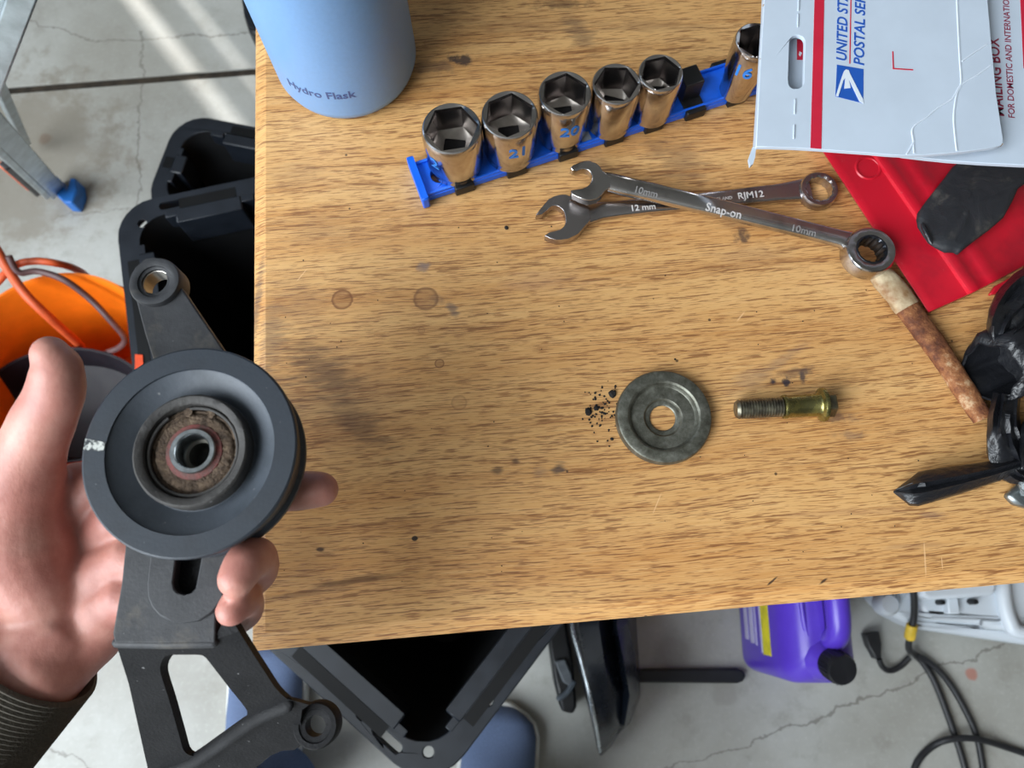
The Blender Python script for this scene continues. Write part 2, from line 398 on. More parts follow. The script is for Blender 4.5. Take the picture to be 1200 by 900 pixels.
tag(G().box(((CEILX + FX1) / 2 - .04, FY0 + .04, 1.5), (FX1 - CEILX - .08, .08, 3.0)).build('shade_wall_front', M_WALL, smooth=None), kind='structure')  # unseen wall, added to cut ambient light for more contrast
TL, TD, TT = 1.25, 0.95, 0.03
tb = thing('workbench_table', (0, 0, 0), 'worn oak table with a rounded edge, black smudges and drink rings', 'table')
tb.matrix_world = TM
tb.location = (CORNER.x, CORNER.y, 0); tb.rotation_euler = (0, 0, YAW)
def tbuild(g, name, m, **kw):
    ob = g.build(name, m, None, org=(0, 0, 0), **kw); ob.parent = tb; return ob
gt = G(); rb = 0.0085
prof = [(0.0, -TT), (0.0, -.0062), (.0012, -.0042), (.0078, -.0004), (.0088, 0.0)]
gt.loft([[Vector((i, i, TOPZ + z)), Vector((TL - i, i, TOPZ + z)), Vector((TL - i, TD - i, TOPZ + z)), Vector((i, TD - i, TOPZ + z))] for i, z in prof])
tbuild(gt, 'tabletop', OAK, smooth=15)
for x in (.40, 1.0):
    g = G(); g.box((x, .55, (TOPZ - TT) / 2), (.05, .5, TOPZ - TT)); tbuild(g, 'leg', OAK, bevel=.004)
g = G(); g.box((.70, .55, TOPZ - TT - .06), (.55, .03, .12)); tbuild(g, 'stretcher', OAK, bevel=.003)

# ------------------------------------------------------------------ blue bottle
M_BOT = mat('powder_coat_blue', (118, 158, 204), .42, var=.02, scale=400, bump=.05, bscale=1500)
M_BOTX = mat('bottle_print', (70, 84, 130), .5, var=.03)
bc = P(409, 77, TOPZ); br = .0452
bo = thing('water_bottle', bc, 'tall matte light blue steel water bottle standing on the table corner', 'bottle')
G().lathe(bc, [(0.001, .0015), (br - .012, 0), (br - .006, .0012), (br - .002, .005), (br, .011), (br, .175), (br - .003, .190), (br - .014, .203), (.024, .212), (.024, .225), (0.001, .225)], 72, cap0=True, cap1=True).build('body', M_BOT, bo, smooth=50)
M_CAP = mat('bottle_cap', (40, 52, 74), .5)
G().lathe(bc + Vector((0, 0, .222)), [(.001, 0), (.027, 0), (.0275, .004), (.0275, .03), (.025, .034), (.001, .034)], 40, cap0=True, cap1=True).build('cap', M_CAP, bo)
gh = G(); gh.tube(spline([bc + Vector((-.026, 0, .245)), bc + Vector((-.022, 0, .275)), bc + Vector((0, 0, .288)), bc + Vector((.022, 0, .275)), bc + Vector((.026, 0, .245))]), .005, 10); gh.build('carry_loop', M_CAP, bo)
def oncyl(c, r, ang, z0):
    def f(x, y, z):
        a = ang + x / r; rr = r + .00005 + z
        return Vector((c.x + rr * math.cos(a), c.y + rr * math.sin(a), c.z + z0 + y))
    return f
G().text('Hydro Flask', .0088, oncyl(bc, br, math.radians(-130), .0275), .00015, offset=.012, width=.0445).build('lettering', M_BOTX, bo, smooth=None)

# ------------------------------------------------------------------ socket rail and sockets
M_BLUE = mat('blue_rail_plastic', (24, 104, 236), .34, var=.06)
M_BLKP = mat('black_plastic', (20, 21, 24), .45, var=.15)
M_INK = mat('blue_paint_ink', (40, 120, 205), .45, var=.1)
ZR = TOPZ + .006
ra, rbp = P(494, 211, ZR), P(950, 64, ZR)
rd = (rbp - ra).normalized(); rn = Vector((-rd.y, rd.x, 0)); RL = (rbp - ra).length; RW = .0125
RM = Matrix((rd, rn, Vector((0, 0, 1)))).transposed()
rail = thing('socket_rail', Vector((ra.x, ra.y, TOPZ)), 'bright blue plastic socket rail with black spring clips', 'tool rail')
def rp(u, w, z): return ra + rd * u + rn * w + Vector((0, 0, TOPZ + z - ra.z))
g = G()
hole = [rp(.0115 + .0055 * math.cos(a), .0 + .0055 * math.sin(a), .006) for a in [2 * PI * i / 20 for i in range(20)]]
g.prism([rp(0, -RW, .006), rp(RL, -RW, .006), rp(RL, RW, .006), rp(0, RW, .006)], [hole], .005)
g.build('bar', M_BLUE, rail, bevel=.0006)
g = G()
for s in (-1, 1): g.box(rp(RL / 2, s * (RW - .0012), .0072), (RL, .0016, .0024), RM)
g.build('bar_lip', M_BLUE, rail, bevel=.0004)
G().prism([rp(-.0045, -RW - .004, .011), rp(.0, -RW - .004, .011), rp(.0, RW + .003, .011), rp(-.0045, RW + .003, .011)], down=.0105).build('end_flange', M_BLUE, rail, bevel=.001)

def rpoly(th, nsides, rin, rot):
    a = (th - rot) % (2 * PI / nsides) - PI / nsides
    return rin / math.cos(a)
def loop(c, fr, z, n=72): return [Vector((c.x + fr(2 * PI * j / n) * math.cos(2 * PI * j / n), c.y + fr(2 * PI * j / n) * math.sin(2 * PI * j / n), z)) for j in range(n)]
SOCK = [ # top px, py, outer width px, hex rotation, height, label, number, number angle, clip
    (529, 150, 73, 10, .0385, 'widest chrome socket, at the flanged end of the blue rail', '2', -138),
    (597, 134, 69, 25, .0385, 'chrome socket with blue painted 21, second from the flanged rail end', '21', -92),
    (662, 109, 65, 25, .0405, 'chrome socket with blue painted 20, third from the flanged rail end', '20', -98),
    (722.5, 98, 60, 0, .0385, 'unmarked chrome socket, fourth along the blue rail', '', 0),
    (774.5, 85, 55, 15, .0385, 'narrow chrome socket beside the empty black clip on the rail', '', 0),
    (887, 47, 53, 20, .0460, 'deeper chrome socket with blue painted 16 half under the white box', '16', -142)]
for i, (px, py, wpx, rot, h, lab, num, nang) in enumerate(SOCK):
    zb = TOPZ + .0075; zt = zb + h
    c = P(px, py, zt); R = wpx / 2 / ppm(px, py, zt) * .985; c = Vector((c.x, c.y, zb))
    rot = math.radians(rot)
    so = thing('socket', c, lab, 'socket', 'chrome sockets on the blue rail')
    hx = R * .73; rb_ = R * .90
    K = lambda r: (lambda th: r)
    HX = lambda k=1.0: (lambda th: rpoly(th, 6, hx * k, rot))
    g = G()
    if i == 5: base = [(R * .74, zb), (R * .78, zb + .0015), (R * .80, zb + .010), (R * .97, zb + .026)]
    else: base = [(rb_ * .95, zb), (rb_, zb + .001), (rb_, zb + .0055), (R * .985, zb + .0085)]
    lps = [loop(c, K(.001), zb)] + [loop(c, K(r), z) for r, z in base] + [loop(c, K(R), zt - .0035), loop(c, K(R * .985), zt - .0016), loop(c, K(R * .95), zt - .0003), loop(c, K(R * .91), zt)]
    g.loft(lps, True, False)
    lip = loop(c, lambda th: min(rpoly(th, 6, hx * 1.05, rot), R * .895), zt - .0004)
    g.loft([lps[-1], lip, loop(c, HX(), zt - .0022)], False, False)
    g.build('shell', CHROME, so, smooth=30, weld=True)
    g = G(); zf = zt - h * .50
    sqr = lambda th: rpoly(th, 4, .0064, rot + .5)
    g.loft([loop(c, HX(), zt - .0022), loop(c, HX(.995), zf)], False, False); g.build('hex_bore', STEEL, so, smooth=30)
    g = G(); g.loft([loop(c, HX(.995), zf), loop(c, lambda th: hx * .9, zf - .001), loop(c, sqr, zf - .0018), loop(c, sqr, zb + .004)], False, True); g.build('bore_floor', mat('socket_floor', (150, 142, 134), .35, metal=.9), so, smooth=30)
    g = G(); g.loft([loop(c, lambda th: sqr(th) * .99, zf - .0022), loop(c, lambda th: sqr(th) * .99, zf - .0030)], True, True); g.build('square_drive', BLACKHOLE, so)
    if num: G().text(num, .0125, oncyl(c, R * 1.0, math.radians(nang), h * (.50 if i < 5 else .62)), .0002, offset=.012).build('painted_number', M_INK, so, smooth=None)
    u = (c - ra).dot(rd)
    g = G(); g.box(rp(u, -RW - .0006, .0042), (.0125, .004, .0075), RM); g.box(rp(u, -RW + .004, .0068), (.0125, .012, .0014), RM); g.box(rp(u, RW + .0006, .0042), (.0125, .004, .0075), RM)
    g.build('spring_clip', M_BLKP, rail, bevel=.0008)
u = (P(806, 112, ZR) - ra).dot(rd)
g = G(); g.box(rp(u, 0, .0068), (.0135, 2 * RW + .004, .0018), RM); g.box(rp(u, -RW - .0008, .0042), (.0135, .004, .0078), RM); g.box(rp(u, RW + .0008, .0042), (.0135, .004, .0078), RM)
g.box(rp(u, .002, .0145), (.0125, .0135, .016), RM); g.build('empty_clip', M_BLKP, rail, bevel=.001)
G().prism([rp((P(686, 160, ZR) - ra).dot(rd) + a, b, .0063) for a, b in ((-.003, -.0105), (.003, -.0105), (.003, -.0035), (-.003, -.0035))], down=.0003).build('size_sticker', mat('sticker', (150, 160, 176), .3), rail)

# ------------------------------------------------------------------ wrenches
def wrench(root, jaw, jz, jth, hpts, hw, hth, ring_c, ring_r, ring_in, rz, rth, m, zfun):
    g = G(); g.prism(pxs(jaw, jz), down=jth); g.build('open_jaw', m, root, bevel=.0011, seg=3)
    # handle: superellipse loft
    ctr = [P(x, y, zfun(x, y)) for x, y in hpts]; loops = []; n = 20
    ws = [w / ppm(x, y, zfun(x, y)) for w, (x, y) in zip(hw, hpts)]
    for i, c in enumerate(ctr):
        d = ctr[min(i + 1, len(ctr) - 1)] - ctr[max(i - 1, 0)]; d.z = 0; d.normalize(); s = Vector((-d.y, d.x, 0))
        lp = []
        for j in range(n):
            a = 2 * PI * j / n; ca, sa = math.cos(a), math.sin(a); e = .55
            lp.append(c + s * (ws[i] * math.copysign(abs(ca) ** e, ca)) + Vector((0, 0, hth / 2 * math.copysign(abs(sa) ** e, sa))))
        loops.append(lp)
    g = G(); g.loft(loops); g.build('handle', m, root, smooth=50)
    c = P(*ring_c, rz); n = 72
    ro = ring_r / ppm(*ring_c, rz); ri = ring_in / ppm(*ring_c, rz)
    star = lambda th: ri * (1 + .055 * abs(math.cos(6 * th)) - .03)
    K = lambda r: (lambda th: r)
    zt, zb = rz, rz - rth
    g = G(); g.loft([loop(c, star, zb, n), loop(c, K(ro * .93), zb, n), loop(c, K(ro), zb + .0012, n), loop(c, K(ro), zt - .0015, n), loop(c, K(ro * .93), zt - .0002, n), loop(c, K(ri * 1.16), zt, n), loop(c, star, zt - .0008, n), loop(c, star, zb, n)], False, False)
    g.build('box_ring', m, root, smooth=40)
    return c, ro
def along(a, b, zf, off=0.0):
    A = P(*a, zf); B = P(*b, zf); d = (B - A); d.z = 0; d.normalize(); s = Vector((-d.y, d.x, 0)); return A, d, s
def wtext(root, s, a, b, z0, size, m, width=None, dz=None):
    A, d, n = along(a, b, z0)
    slope = dz or 0
    G().text(s, size, lambda x, y, z: A + d * x + n * y + Vector((0, 0, slope * x + z)), .0003, offset=.01, width=width).build('stamped_lettering', m, root, smooth=None)
M_STAMP = mat('stamp_bright', (210, 206, 204), .4, metal=.0)
M_STAMPD = mat('stamp_dark', (150, 147, 146), .4, metal=.2)
jawA = [(627.7, 252), (632, 246), (643, 233), (650, 229.5), (657, 227.8), (664, 228), (671, 231), (679, 237), (690, 241), (692, 258), (686, 264), (682, 269), (677.5, 274), (666, 279.6), (658, 281), (651, 281), (644, 279), (638, 276), (643, 272.3), (651, 270.5), (656.4, 269), (661, 265), (663, 260.4), (662.6, 254), (661, 248), (658, 244), (654.5, 241.6), (650, 240.7), (646, 241.5), (641, 246), (635, 251)]
wa = thing('combination_wrench', Vector((*P(800, 238, TOPZ).xy, TOPZ)), 'satin steel 12 mm combination wrench lying underneath the other wrench', 'wrench')
zA = TOPZ + .0032
cA, rA = wrench(wa, jawA, TOPZ + .0072, .0066, [(684, 252), (692, 250), (705, 247.5), (725, 245.3), (760, 241.5), (820, 236), (880, 229.8), (915, 226), (935, 223.5), (948, 222)], [13.5, 12.5, 10.8, 9.8, 9.6, 9.8, 10.4, 11.2, 13, 15], .0052, (961, 220.5), 22.5, 15, TOPZ + .0082, .0078, STEEL, lambda x, y: zA)
ztA = TOPZ + .0058
wtext(wa, '12 mm', (739, 247.5), (800, 242), ztA, .0056, M_STAMP)
wtext(wa, 'ENGLAND', (832, 236), (862, 233), ztA, .0030, M_STAMP)
wtext(wa, 'RJM12', (865, 233.5), (900, 230), ztA, .0062, M_STAMP)
jawB = [(668, 196.4), (672, 193), (677.5, 190.7), (684, 188.6), (691, 188.2), (698.6, 190.7), (703, 194.5), (706.5, 200), (716, 207), (716, 219), (709, 223), (704.5, 229), (698.6, 233), (692, 234.5), (685, 234), (677, 231), (670, 227.5), (668.6, 223), (676, 222), (683, 220.6), (688, 218.3), (691, 215.6), (693.5, 211), (693.6, 206), (692, 202), (689, 199), (685, 197.8), (681, 198), (676, 200), (671, 199.6)]
wb_ = thing('ratcheting_wrench', Vector((*P(860, 245, TOPZ).xy, TOPZ)), 'polished chrome 10 mm ratcheting wrench lying across the satin wrench', 'wrench')
def zB(x, y): return TOPZ + .0125 + (x - 700) / 320 * .0003
cB, rB = wrench(wb_, jawB, lambda x, y: TOPZ + .0158, .0062, [(704, 212), (714, 214), (730, 218), (760, 224.5), (820, 239), (880, 253.5), (940, 268.5), (985, 280), (1000, 286)], [11, 11.6, 11.5, 11, 10.6, 10.4, 9.8, 10, 15], .0066, (1022, 292), 29.5, 15.5, TOPZ + .0190, .0118, CHROME, zB)
sl = .0003 / ((P(1020, 245, TOPZ) - P(700, 245, TOPZ)).length)
for s, a, b, w in (('10mm', (742, 225), (790, 236.6), .0145), ('Snap-on', (826, 246.5), (880, 259.5), .0215), ('10mm', (926, 270), (960, 278.3), .0150)):
    wtext(wb_, s, a, b, zB(a[0], 0) + .0031, .0062 if s == '10mm' else .0078, M_STAMPD if s != 'Snap-on' else M_STAMP, w, sl)
g = G(); K = lambda r: (lambda th: r); rr = rB * .62
st = lambda th: 15.0 / ppm(1022, 292, TOPZ) * (0.90 + .10 * abs(math.cos(6 * th)))
zt = TOPZ + .0193
g.loft([loop(cB, K(rr * 1.05), zt - .001), loop(cB, K(rr), zt), loop(cB, K(rr * .9), zt), loop(cB, st, zt - .0012), loop(cB, st, TOPZ + .0075)], False, False)
g.build('ratchet_gear', mat('gear_dark', (70, 72, 78), .3, metal=.9), wb_, smooth=35)

# ------------------------------------------------------------------ dished washer, shoulder bolt, grit
def worn_steel(name, c1, c2, c3, r=.42):
    k = NT(name); v = k.coord(); a = k.noise(v, 160, 5, .7); b = k.noise(v, 900, 3, .6)
    col = k.ramp(a, [(.3, lin(c1)), (.5, lin(c2)), (.7, lin(c3))]); col = k.mix(k.math('MULTIPLY', k.step(b, .55, .75), .4), col, lin(c3))
    k.set(Base_Color=col, Metallic=.75, Roughness=k.math('ADD', k.math('MULTIPLY', a, .3), r - .15)); k.bump(b, .25, .0003); return k.m
M_WASH = worn_steel('washer_steel', (84, 82, 72), (112, 112, 102), (142, 142, 132), .45)
s = 1 / ppm(776, 491, TOPZ + .004); wc = P(776, 490.5, TOPZ); R = 56 * s
G().lathe(wc, [(15 * s, .0008), (R * .97, .0), (R, .001), (R, .0046), (R * .975, .0062), (R * .94, .0067), (R * .76, .0066), (R * .72, .0058), (R * .685, .0036), (R * .66, .0030), (R * .41, .0030), (R * .385, .0024), (R * .37, .0014), (R * .30, .0014), (R * .28, .0011), (15 * s, .0008)], 80).build('washer', M_WASH, org=wc, smooth=30)
tag(bpy.data.objects['washer'], 'round grey steel washer with a dished recess, lying on the table', 'washer')
# bolt
M_ZINC = mat('yellow_zinc', (168, 158, 92), .28, metal=.95, col2=(128, 124, 84), scale=120)
M_THR = mat('thread_steel', (140, 136, 118), .35, metal=.9, col2=(88, 82, 74), scale=200)
zb0 = TOPZ + .0072
A = P(862, 480, zb0); B = P(977, 473.5, TOPZ + .0085); d = (B - A).normalized(); sp = 1 / ppm(915, 477, zb0)
ax = Matrix((d.orthogonal().normalized(), d.cross(d.orthogonal().normalized()).normalized(), d)).transposed()
L = (B - A).length
bolt = thing('shoulder_bolt', Vector((*((A + B) / 2).xy, TOPZ)), 'yellowish flanged hex bolt with a threaded shank lying beside the washer', 'bolt')
g = G(); rt = 11.6 * sp; pr = [(.001, 0), (rt * .78, 0), (rt * .88, .0008)]; u = .0016; LT = 55 * sp
while u < LT: pr += [(rt * .99, u), (rt * .99, u + .0004), (rt * .86, u + .0009), (rt * .86, u + .0011)]; u += .0016
pr += [(rt * .86, LT)]
g.lathe(A, pr, 32, ax, cap0=True); g.build('thread', M_THR, bolt, smooth=30)
g = G(); g.lathe(A, [(rt * .86, LT - .0002), (13.6 * sp, LT), (14.2 * sp, LT + .0008), (14.2 * sp, LT + .002), (13.2 * sp, LT + .0028), (13.2 * sp, 94 * sp), (15 * sp, 97 * sp), (19.5 * sp, 99 * sp), (20.3 * sp, 101 * sp), (20 * sp, 103.5 * sp), (16 * sp, 105.5 * sp), (.001, 105.6 * sp)], 40, ax, cap1=True); g.build('shank_flange', M_ZINC, bolt, smooth=35)
g = G()
hexl = lambda r, z: [A + ax @ Vector((r * math.cos(PI / 3 * j + .3), r * math.sin(PI / 3 * j + .3), z)) for j in range(6)]
g.loft([hexl(15.5 * sp, 104 * sp), hexl(15.5 * sp, 113 * sp), hexl(13.8 * sp, 115 * sp)]); g.build('hex_head', mat('head_zinc', (128, 122, 96), .35, metal=.9, col2=(84, 78, 70), scale=150), bolt, smooth=20, bevel=.0005)
# grit
M_GRIT = mat('black_grit', (24, 22, 22), .8, var=.3)
def crumb(g, px, py, r):
    c = P(px, py, TOPZ); rr = r / ppm(px, py, TOPZ); n = 7; ph = random.random() * 6
    def lp(k, z): return [c + Vector((rr * k * random.uniform(.7, 1.15) * math.cos(ph + 2 * PI * j / n), rr * k * random.uniform(.7, 1.15) * math.sin(ph + 2 * PI * j / n), z * rr)) for j in range(n)]
    g.loft([lp(1, 0.02), lp(1.05, .4), lp(.6, .9)])
for px, py, r, lab in [(718, 462, 5, 'largest black grit crumb touching the washer rim'), (689, 483, 4.6, 'black grit crumb farthest out from the washer'), (698.5, 478.5, 3.2, 'black grit crumb just beside the outermost crumb'), (717, 514.5, 2.2, 'lone black grit crumb below the grit scatter'),
                        (593.5, 267, 2.5, 'lone black speck lying between the wrenches and the open wood')]:
    g = G(); crumb(g, px, py, r); ob = g.build('grit_crumb', M_GRIT, org=P(px, py, TOPZ), smooth=None); tag(ob, lab, 'grit', 'black grit crumbs on the table')
g = G()
for i in range(60):
    a = random.gauss(702, 12); b = random.gauss(483, 16)
    if (a - 776) ** 2 + (b - 491) ** 2 < 58 ** 2: continue
    crumb(g, a, b, random.uniform(.6, 1.6))
for i in range(28): crumb(g, random.uniform(690, 725), random.uniform(452, 500) , random.uniform(.7, 1.5))
for q in ((757, 497), (744, 516), (791, 421)): crumb(g, *q, 1.2)
for i in range(60): crumb(g, random.uniform(320, 1100), random.uniform(250, 700), random.uniform(.5, .9))
tag(g.build('grit', M_GRIT, org=P(702, 483, TOPZ), smooth=None), 'fine black grit sprinkled beside the washer', 'grit', kind='stuff')

# ------------------------------------------------------------------ red sheet-metal pan
def red_paint():
    k = NT('red_paint'); v = k.coord(); a = k.noise(v, 22, 5, .6); b = k.noise(v, 260, 3, .6)
    col = k.mix(k.step(a, .5, .8), lin((196, 24, 44)), lin((150, 22, 38))); col = k.mix(k.math('MULTIPLY', k.step(b, .66, .8), .35), col, lin((210, 120, 124)))
    k.set(Base_Color=col, Roughness=k.math('ADD', k.math('MULTIPLY', a, .3), .16)); k.bump(a, .1, .002); return k.m
M_RED = red_paint()
pan = thing('red_pan', Vector((*P(1060, 270, TOPZ).xy, TOPZ)), 'glossy red painted metal pan with pressed ridges under the white box', 'pan')
def lerp(a, b, t): return (a[0] + (b[0] - a[0]) * t, a[1] + (b[1] - a[1]) * t)
Lf, Ln = (905, 88), (1086, 364); Rf, Rn = (968, 92), (1140, 340); Xf, Xn = (1150, 60), (1290, 262)
acr = [(0, .0015), (0.0, .012), (.012, .0155), (.05, .0168), (.2, .0165), (.72, .0160), (.86, .0170), (.93, .0225), (1.0, .0245), (1.05, .0215), (1.09, .0165), (1.13, .0185), (1.17, .0195), (1.21, .0170), (1.26, .0125), (1.5, .0115), (2.0, .0115)]
def panpt(s, u, z):
    z *= .40
    l, r, x = lerp(Lf, Ln, s), lerp(Rf, Rn, s), lerp(Xf, Xn, s)
    p = lerp(l, r, u) if u <= 1 else lerp(r, x, (u - 1))
    return P(p[0], p[1], TOPZ + z)
g = G(); loops = []; m = 24
for i in range(m + 1):
    s = i / m; loops.append([panpt(s, u, z) for u, z in acr])
loops.append([panpt(1.008, u, max(z - .002, .001)) for u, z in acr]); loops.append([panpt(1.012, u, .0008) for u, z in acr])
g.loft(loops, False, False, closed=False)
ob = g.build('pressed_sheet', M_RED, pan, smooth=40); sm = ob.modifiers.new('thick', 'SOLIDIFY'); sm.thickness = .0006; sm.offset = -1
cb = P(1017, 197, TOPZ + .0065); g = G(); g.lathe(cb, [(.0062, -.0002), (.0068, .0007), (.0076, .0008), (.0084, -.0002)], 36); g.build('embossed_ring', M_RED, pan)
g = G(); g.prism(pxs([(1160, 345), (1166, 335), (1230, 300), (1260, 300), (1230, 326), (1172, 343)], TOPZ + .004), down=.0035); g.build('lower_lip', M_RED, pan, bevel=.001)

# ------------------------------------------------------------------ white mailing box
M_CARD = mat('white_card', (190, 202, 216), .55, var=.02, scale=30)
M_KRAFT = mat('kraft_edge', (150, 124, 96), .8, var=.2, scale=800)
M_PRED = mat('print_red', (196, 32, 58), .5, var=.03)
M_PBLUE = mat('print_blue', (30, 84, 172), .5, var=.03)
M_PDRED = mat('print_dark_red', (134, 30, 62), .5, var=.03)
M_PWHITE = mat('print_white', (214, 222, 230), .5, var=.01)
ZF, ZL = TOPZ + .074, TOPZ + .066
mb = thing('mailing_box', Vector((*P(1080, 60, TOPZ).xy, TOPZ)), 'white cardboard mailing box with blue and red postal printing', 'box')
flap = [(899, -90), (895.5, 0), (894, 25), (890, 90), (886, 172), (905, 172.2), (930, 173), (961, 174.8), (990, 177), (1019, 179), (1040, 181), (1059, 182), (1085, 181.2), (1105.5, 179.7), (1130, 177.5), (1149, 174.8), (1165, 172.6), (1173, 170.5), (1175.6, 167), (1175.8, 163), (1167.7, 110), (1161, 40), (1157.6, 0), (1154, -90)]
slot = [(933.5 - (y - 72) * .03 + x, y) for x, y in rrect(-9, 9, 41, 104, 8.5)]
g = G(); g.prism(pxs(flap, ZF), [pxs(slot, ZF)], .0026); fl = g.build('top_flap', M_CARD, mb, bevel=.0004, seg=1)
lower = [(905, -90), (903, 60), (900, 166), (960, 169), (1040, 178), (1059, 182.5), (1085, 185.5), (1111, 188.2), (1149, 190.9), (1198, 193.3), (1300, 196), (1420, 150), (1400, -90)]
g = G(); g.prism(pxs(lower, ZL), down=.0028); lo = g.build('lower_panel', M_CARD, mb, bevel=.0004, seg=1)
# corrugated raw edge: kraft wave under the front edges
def corr(root, line, z, name):
    pts = pxs(line, z - .0013); g = G(); path = []
    for i in range(len(pts) - 1):
        n = max(2, int((pts[i + 1] - pts[i]).length / .0011))
        for j in range(n):
            q = pts[i].lerp(pts[i + 1], j / n); path.append(q + Vector((0, -.0001, .0006 * (-1) ** len(path))))
    g.tube(path, .00032, 5); g.build(name, M_KRAFT, root)
corr(fl, flap[4:19], ZF, 'corrugated_edge'); corr(lo, lower[5:11], ZL, 'corrugated_edge')
# folded side flap
sf = [P(x, y, ZF - .0012) for x, y in ((898, -90), (895, 0), (893.5, 25), (889.6, 90), (885.8, 172))]
dn = [P(x, y, ZF - .0115) for x, y in ((896.5, -90), (892.5, 0), (891.5, 25), (887.5, 90), (882, 176))]
g = G(); th = Vector((.002, .0003, -.0002))
n = len(sf); vs_ = sf + dn + [p + th for p in sf] + [p + th for p in dn]
fs = []
for i in range(n - 1):
    fs += [(i, i + 1, n + i + 1, n + i), (2 * n + i, 3 * n + i, 3 * n + i + 1, 2 * n + i + 1), (n + i, n + i + 1, 3 * n + i + 1, 3 * n + i), (i, 2 * n + i, 2 * n + i + 1, i + 1)]
fs += [(0, n, 3 * n, 2 * n), (n - 1, 3 * n - 1, 4 * n - 1, 2 * n - 1)]
g.add(vs_, fs); g.build('side_flap', M_CARD, mb, smooth=None)
G().prism(pxs([(886, 172.5), (882.2, 172), (877.5, 186), (879.3, 194.5), (882.5, 192), (885, 184)], ZF - .006), down=.0022).build('torn_corner', M_CARD, mb)
G().tube(spline(pxs([(894.2, 6), (896.5, 10), (897, 36), (895.5, 60), (891.5, 70)], ZF - .0006), 6), .0006, 6).build('cut_notch', M_KRAFT, mb)
# body of the box behind the flaps, resting on the pan
g = G(); bq = pxs([(995, -90), (995, 10), (1120, 75), (1400, 70), (1400, -90)], ZL - .0030); g.prism(bq, down=ZL - .0030 - TOPZ - .0108); g.build('carton_body', M_CARD, mb)
def decal(root, pts, z, m, name): return G().prism(pxs(pts, z + .00016), down=.0002).build(name, m, root, smooth=None)
decal(fl, [(956.5, -90), (967.8, -90), (966, 0), (962.6, 174.4), (949.8, 173.4), (954.5, 0)], ZF, M_PRED, 'printed_stripe')
decal(fl, [(980.8, 75.7), (1012, 81), (1011.7, 121), (979, 112.7)], ZF, M_PBLUE, 'printed_emblem')
Z = lambda q: [(860 + x / 3.4615, y / 3.4615) for x, y in q]
decal(fl, Z([(414, 388), (436, 318), (447, 288), (455, 281), (466, 284), (471, 298), (524, 402), (526, 419), (510, 412), (478, 345), (466, 318), (474, 356), (448, 359), (452, 316), (444, 326), (424, 390)]), ZF + .0002, M_PWHITE, 'printed_bird')
def vtext(root, body, x, y0, size_px, width_px, z, m, shear=0.0, off=.01, dx=0.0):
    A_ = P(x, y0, z); B_ = P(x + dx, y0 - 100, z); d_ = (B_ - A_).normalized(); n_ = Vector((-d_.y, d_.x, 0)); s_ = 1 / ppm(x, y0 - width_px / 2, z)
    q = (B_ - A_).length / 100
    G().text(body, size_px * s_ * 1.38, lambda a, b, c: A_ + d_ * a + n_ * b + Vector((0, 0, c - .00005)), .00022, offset=off, width=width_px * q, shear=shear).build('printed_text', m, root, smooth=None)
vtext(fl, 'UNITED STATES', 991.8, 72.5, 12.3, 101, ZF, M_PBLUE, .16, .016, 2)
vtext(fl, 'POSTAL SERVICE', 1012.2, 77.5, 12.3, 112, ZF, M_PBLUE, .16, .016, 2)
decal(fl, [(995.3, 74.5), (996.6, 74.5), (998.4, -30), (997.1, -30)], ZF, M_PRED, 'printed_rule')
decal(fl, [(1045.6, 60), (1047, 60), (1047.8, 79.6), (1070.2, 81), (1070.2, 82.4), (1046.3, 80.9)], ZF, M_PRED, 'printed_corner_mark')
vtext(lo, 'MAILING BOX', 1176.5, 137, 13, 92, ZL, M_PDRED, 0, .012, -7)
vtext(lo, 'FOR DOMESTIC AND INTERNATIONAL USE', 1189.2, 139, 7.6, 176, ZL, M_PDRED, 0, .006, -5)
decal(lo, [(1193, -60), (1200, -60), (1206.5, 80), (1199.5, 80)], ZL, M_PRED, 'printed_stripe')
decal(lo, [(934, 46), (942, 46), (942, 70), (934, 70)], ZL, M_PRED, 'printed_block')
decal(lo, [(937, 60), (940, 62), (938, 66), (936, 64)], ZL + .0002, M_PWHITE, 'printed_block')
for y0, y1 in ((-4, 12), (17, 31), (117, 133), (147, 162)):
    x0 = 936 - y0 * .036; x1 = 936 - y1 * .036
    G().tube(pxs([(x0, y0), (x1, y1)], ZF + .0001), .0005, 6, True).build('perforation', M_CARD, fl)
M_CREASE = mat('crease_white', (206, 216, 228), .5, var=.02)
for ln in ([(1071, 180), (1070, 165), (1069.5, 150), (1085, 138), (1100, 125.7), (1116, 115.5), (1126, 99.7), (1145, 88), (1161, 76.5)], [(1121, 177), (1119, 160), (1117.5, 136), (1121, 110), (1126, 98), (1124.5, 70), (1122.5, 30), (1121, -5)], [(1127, 72), (1140, 63), (1156, 52.5)], [(1062, 181), (1067, 173), (1071, 165)]):
    G().tube(spline(pxs(ln, ZF - .00015), 4), .0006, 6).build('crease', M_CREASE, fl)

